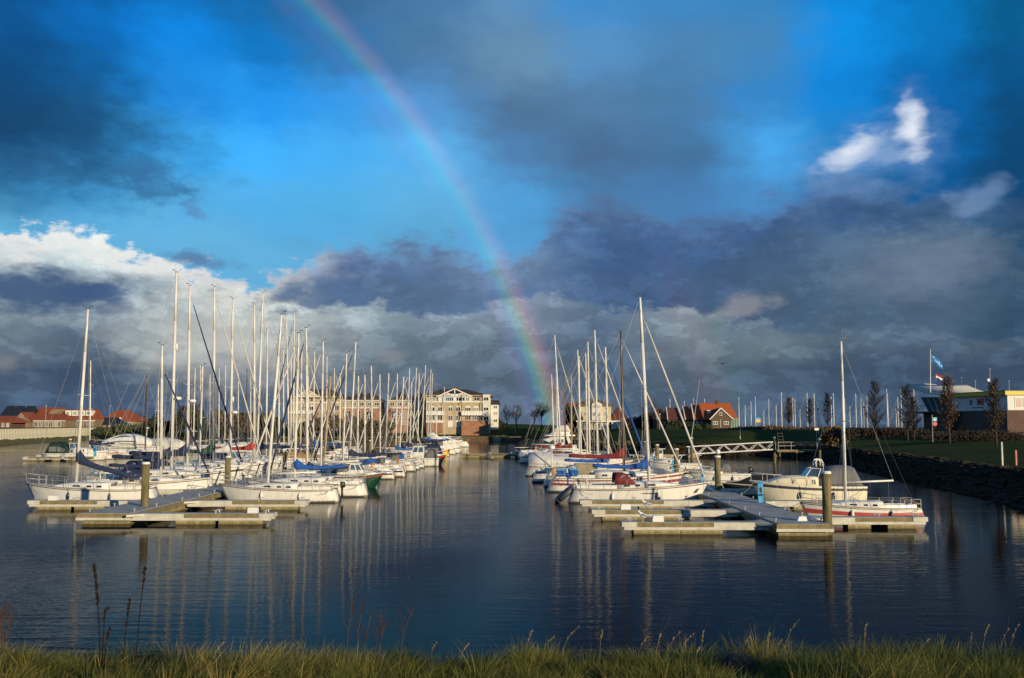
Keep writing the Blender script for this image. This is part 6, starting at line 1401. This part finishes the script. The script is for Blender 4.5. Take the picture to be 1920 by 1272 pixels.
def fore_grass():
    V = []; Fc = []; tint = []; r = random.Random(5)
    def blade(x, y, h, lx, ly, k, w):
        z = ground(x, y); a = r.uniform(0, pi); cx, cy = cos(a)*w, sin(a)*w; o = len(V); pts = []
        for s_ in (0, .4, .75, 1.0):
            b = s_ ** 1.9; pts.append((x + lx*h*b + lx*h*.15*s_, y + ly*h*b, z - .03 + h*(s_ - .30*b*min(1.6, lx*lx + ly*ly))))
        for (px_, py_, pz_), ww in zip(pts, (1, .85, .55)): V.extend([(px_ - cx*ww, py_ - cy*ww, pz_), (px_ + cx*ww, py_ + cy*ww, pz_)])
        V.append(pts[3]); Fc.extend([(o, o+1, o+3, o+2), (o+2, o+3, o+5, o+4), (o+4, o+5, o+6)]); tint.extend([min(1, max(0, k))]*7)
    gx = XW(1385, 7.2, 1240)
    for i in range(640):
        x = r.uniform(-4.6, 4.6); y = r.uniform(5.9, 8.0); big = noise.noise(Vector((x*.9, y*.8, 7)))
        if abs(x - gx) < .16 and y < 7.6: continue
        k0 = .36 + .55*noise.noise(Vector((x*.8, y*.8, 3))) + r.gauss(0, .16); rad = r.uniform(.05, .14); hh = (.14 + .13*big + (.05 if 1.7 < x < 3.2 or -1.05 < x < -.65 else 0))*r.uniform(.65, 1.35)
        wind = .22 + .55*noise.noise(Vector((x*.8, y*.5, 11)))
        for _ in range(int(r.uniform(70, 150))):
            an = r.uniform(0, 2*pi); q = sqrt(r.random()); dx, dy = cos(an)*q, sin(an)*q
            blade(x + dx*rad, y + dy*rad, max(.04, hh*r.uniform(.5, 1.3)), dx*.7 + wind + r.gauss(0, .22), dy*.7 + r.gauss(0, .2), k0 + r.gauss(0, .16) + (.35 if r.random() < .10 else 0), r.uniform(.0011, .0024)*(y/6.5))
    for i in range(14000):
        x = r.uniform(-4.7, 4.7); y = r.uniform(5.6, 8.2)
        if abs(x - gx) < .14: continue
        blade(x, y, r.uniform(.05, .15), r.gauss(.1, .5), r.gauss(0, .3), r.uniform(0, .9), r.uniform(.0012, .0022))
    me = bpy.data.meshes.new('grass'); me.from_pydata(V, [], Fc); me.materials.append(fg_mat()); at = me.attributes.new('tint', 'FLOAT', 'POINT'); at.data.foreach_set('value', tint)
    o = link('grass', me); o['kind'] = 'stuff'; tag(o, 'windblown green and straw grass along the near bank', 'grass')
fore_grass()
def weed(label, pts, m=DSTALK, r0=.0045, seeds=0, side=0, rnd=None, name='dry_weed', cat='weed', group=None, D=7.0):
    """pts: pixel path from root to tip"""
    rnd = rnd or R; w = [P(x, y, D) for x, y in pts]; g = ground(w[0].x, D); t = thing(name, label, cat, (w[0].x, D, g - .02), 0, group); o = Vector(t.location)
    w = [Vector((0, 0, 0))] + [p_ - o for p_ in w[1:]]; mb = MB()
    for i in range(len(w) - 1): mb.tube(w[i], w[i+1], r0*(1 - .6*i/len(w)), r0*(1 - .6*(i + 1)/len(w)), 5)
    mb.obj('stalk', m, t)
    tip = MB()
    for i in range(seeds):
        f = rnd.uniform(.55, 1.0)*(len(w) - 1); k = min(int(f), len(w) - 2); p_ = w[k].lerp(w[k+1], f - k); d = Vector((rnd.uniform(-1, 1), rnd.uniform(-.6, .6), rnd.uniform(.2, 1.2))).normalized()
        k_ = 1.5 if m is DSTALK else 1.0; tip.ball(p_ + d*.006*k_, .0035*k_, .0035*k_, .007*k_, 5, 4)
    tip.obj('seed_heads', m, t)
    br = MB()
    for i in range(side):
        f = rnd.uniform(.3, .95)*(len(w) - 1); k = min(int(f), len(w) - 2); p_ = w[k].lerp(w[k+1], f - k); d = Vector((rnd.uniform(-.8, .8), rnd.uniform(-.4, .4), 1)).normalized(); br.tube(p_, p_ + d*rnd.uniform(.05, .16), r0*.55, r0*.25, 3)
    br.obj('side_twigs', m, t)
GW = 'dry weeds standing on the near bank'
weed('tall dark dry dock stalk at the left of the near bank', [(190, 1232), (186, 1180), (182, 1110), (176, 1058)], seeds=60, group=GW, r0=.005)
weed('dark stalk leaning beside the tall dock stalk', [(192, 1232), (194, 1190), (197, 1150), (203, 1140)], seeds=18, group=GW, r0=.005)
weed('short forked dark stalk right of the tall dock', [(195, 1230), (200, 1200), (206, 1178)], seeds=14, group=GW)
weed('thin dark stalk with dense seed head below the mast reflections', [(229, 1225), (236, 1180), (243, 1125)], seeds=24, group=GW)
weed('slender dark stalk leaning right, third tall one from the left', [(254, 1222), (262, 1150), (270, 1080), (272, 1065)], seeds=22, group=GW)
for i, (x, y, tx, ty) in enumerate(((2, 1225, 12, 1135), (8, 1225, 22, 1150), (0, 1210, 6, 1140))): weed(['leftmost reddish twig at the extreme left edge of the bank', 'taller middle reddish twig at the left edge of the bank', 'right-hand reddish twig of three at the left bank edge'][(2, 0, 1)[0] if i == 1 else (1 if i == 0 else 0)], [(x, y), ((x + tx)/2 - 2, (y + ty)/2), (tx, ty)], mat('twig_red', (.07, .035, .022), .9), .0032, 4, 12, group='twigs at the left edge', name='dry_twig')
for i, (x, y, tx, ty) in enumerate(((648, 1225, 664, 1128), (668, 1222, 681, 1133), (682, 1220, 697, 1150), (700, 1218, 716, 1152), (712, 1215, 722, 1168), (745, 1215, 776, 1140))):
    weed(f'bare reddish twig, {ORD[i]} from the left in the middle thicket', [(x, y), ((x + tx)/2 - 3, (y + ty)/2 + 4), (tx, ty)], MATS['twig_red'], .0035, 3, 12, group='bare twigs in the middle thicket', name='dry_twig')
rs = random.Random(9)
pl = [(1000, 1180, 15), (1040, 1195, 28), (1085, 1176, 34), (1130, 1182, 6), (1215, 1195, 20), (1240, 1188, 10), (1278, 1184, 30), (1300, 1190, 26), (1312, 1215, 8), (1320, 1183, 6), (1405, 1195, 16), (1444, 1186, 8), (1465, 1200, 10), (1500, 1160, 32), (1625, 1170, 6), (1745, 1198, 26), (1823, 1188, 5), (1855, 1170, 14), (1893, 1178, 20), (1910, 1172, 18), (420, 1205, 20), (560, 1205, 26), (880, 1208, 18), (820, 1205, 14)]
for i, (tx, ty, dx) in enumerate(sorted(pl)):
    weed(f'thin straw grass stalk rising above the near bank, {ORD[i] if i < 34 else "last"} from the left', [(tx - dx, 1240), (tx - dx*.85, 1240 - (1240 - ty)*.4), (tx - dx*.5, 1240 - (1240 - ty)*.75), (tx, ty)], STRAW, .0017, rs.randint(3, 12), rs.randint(0, 3), rs, 'straw_stalk', 'grass stalk', 'straw stalks on the near bank', D=6.9 + (i % 3)*.2)
p_ = P(1383, 1252, 7.15); mb = MB(); rr = random.Random(2)
mb.loft([[(p_.x + (.14*k*cos(a))*(1 + .2*rr.uniform(-1, 1)), 7.15 + .14*k*sin(a)*(1 + .2*rr.uniform(-1, 1)), ground(p_.x, 7.15) + z - .07) for a in [2*pi*j/10 for j in range(10)]] for z, k in ((-.1, 1), (.05, 1.05), (.14, .8), (.18, .4))]); tag(mb.obj('boulder', ROCK, None, True), 'dark rounded boulder in a gap of the near grass', 'boulder')
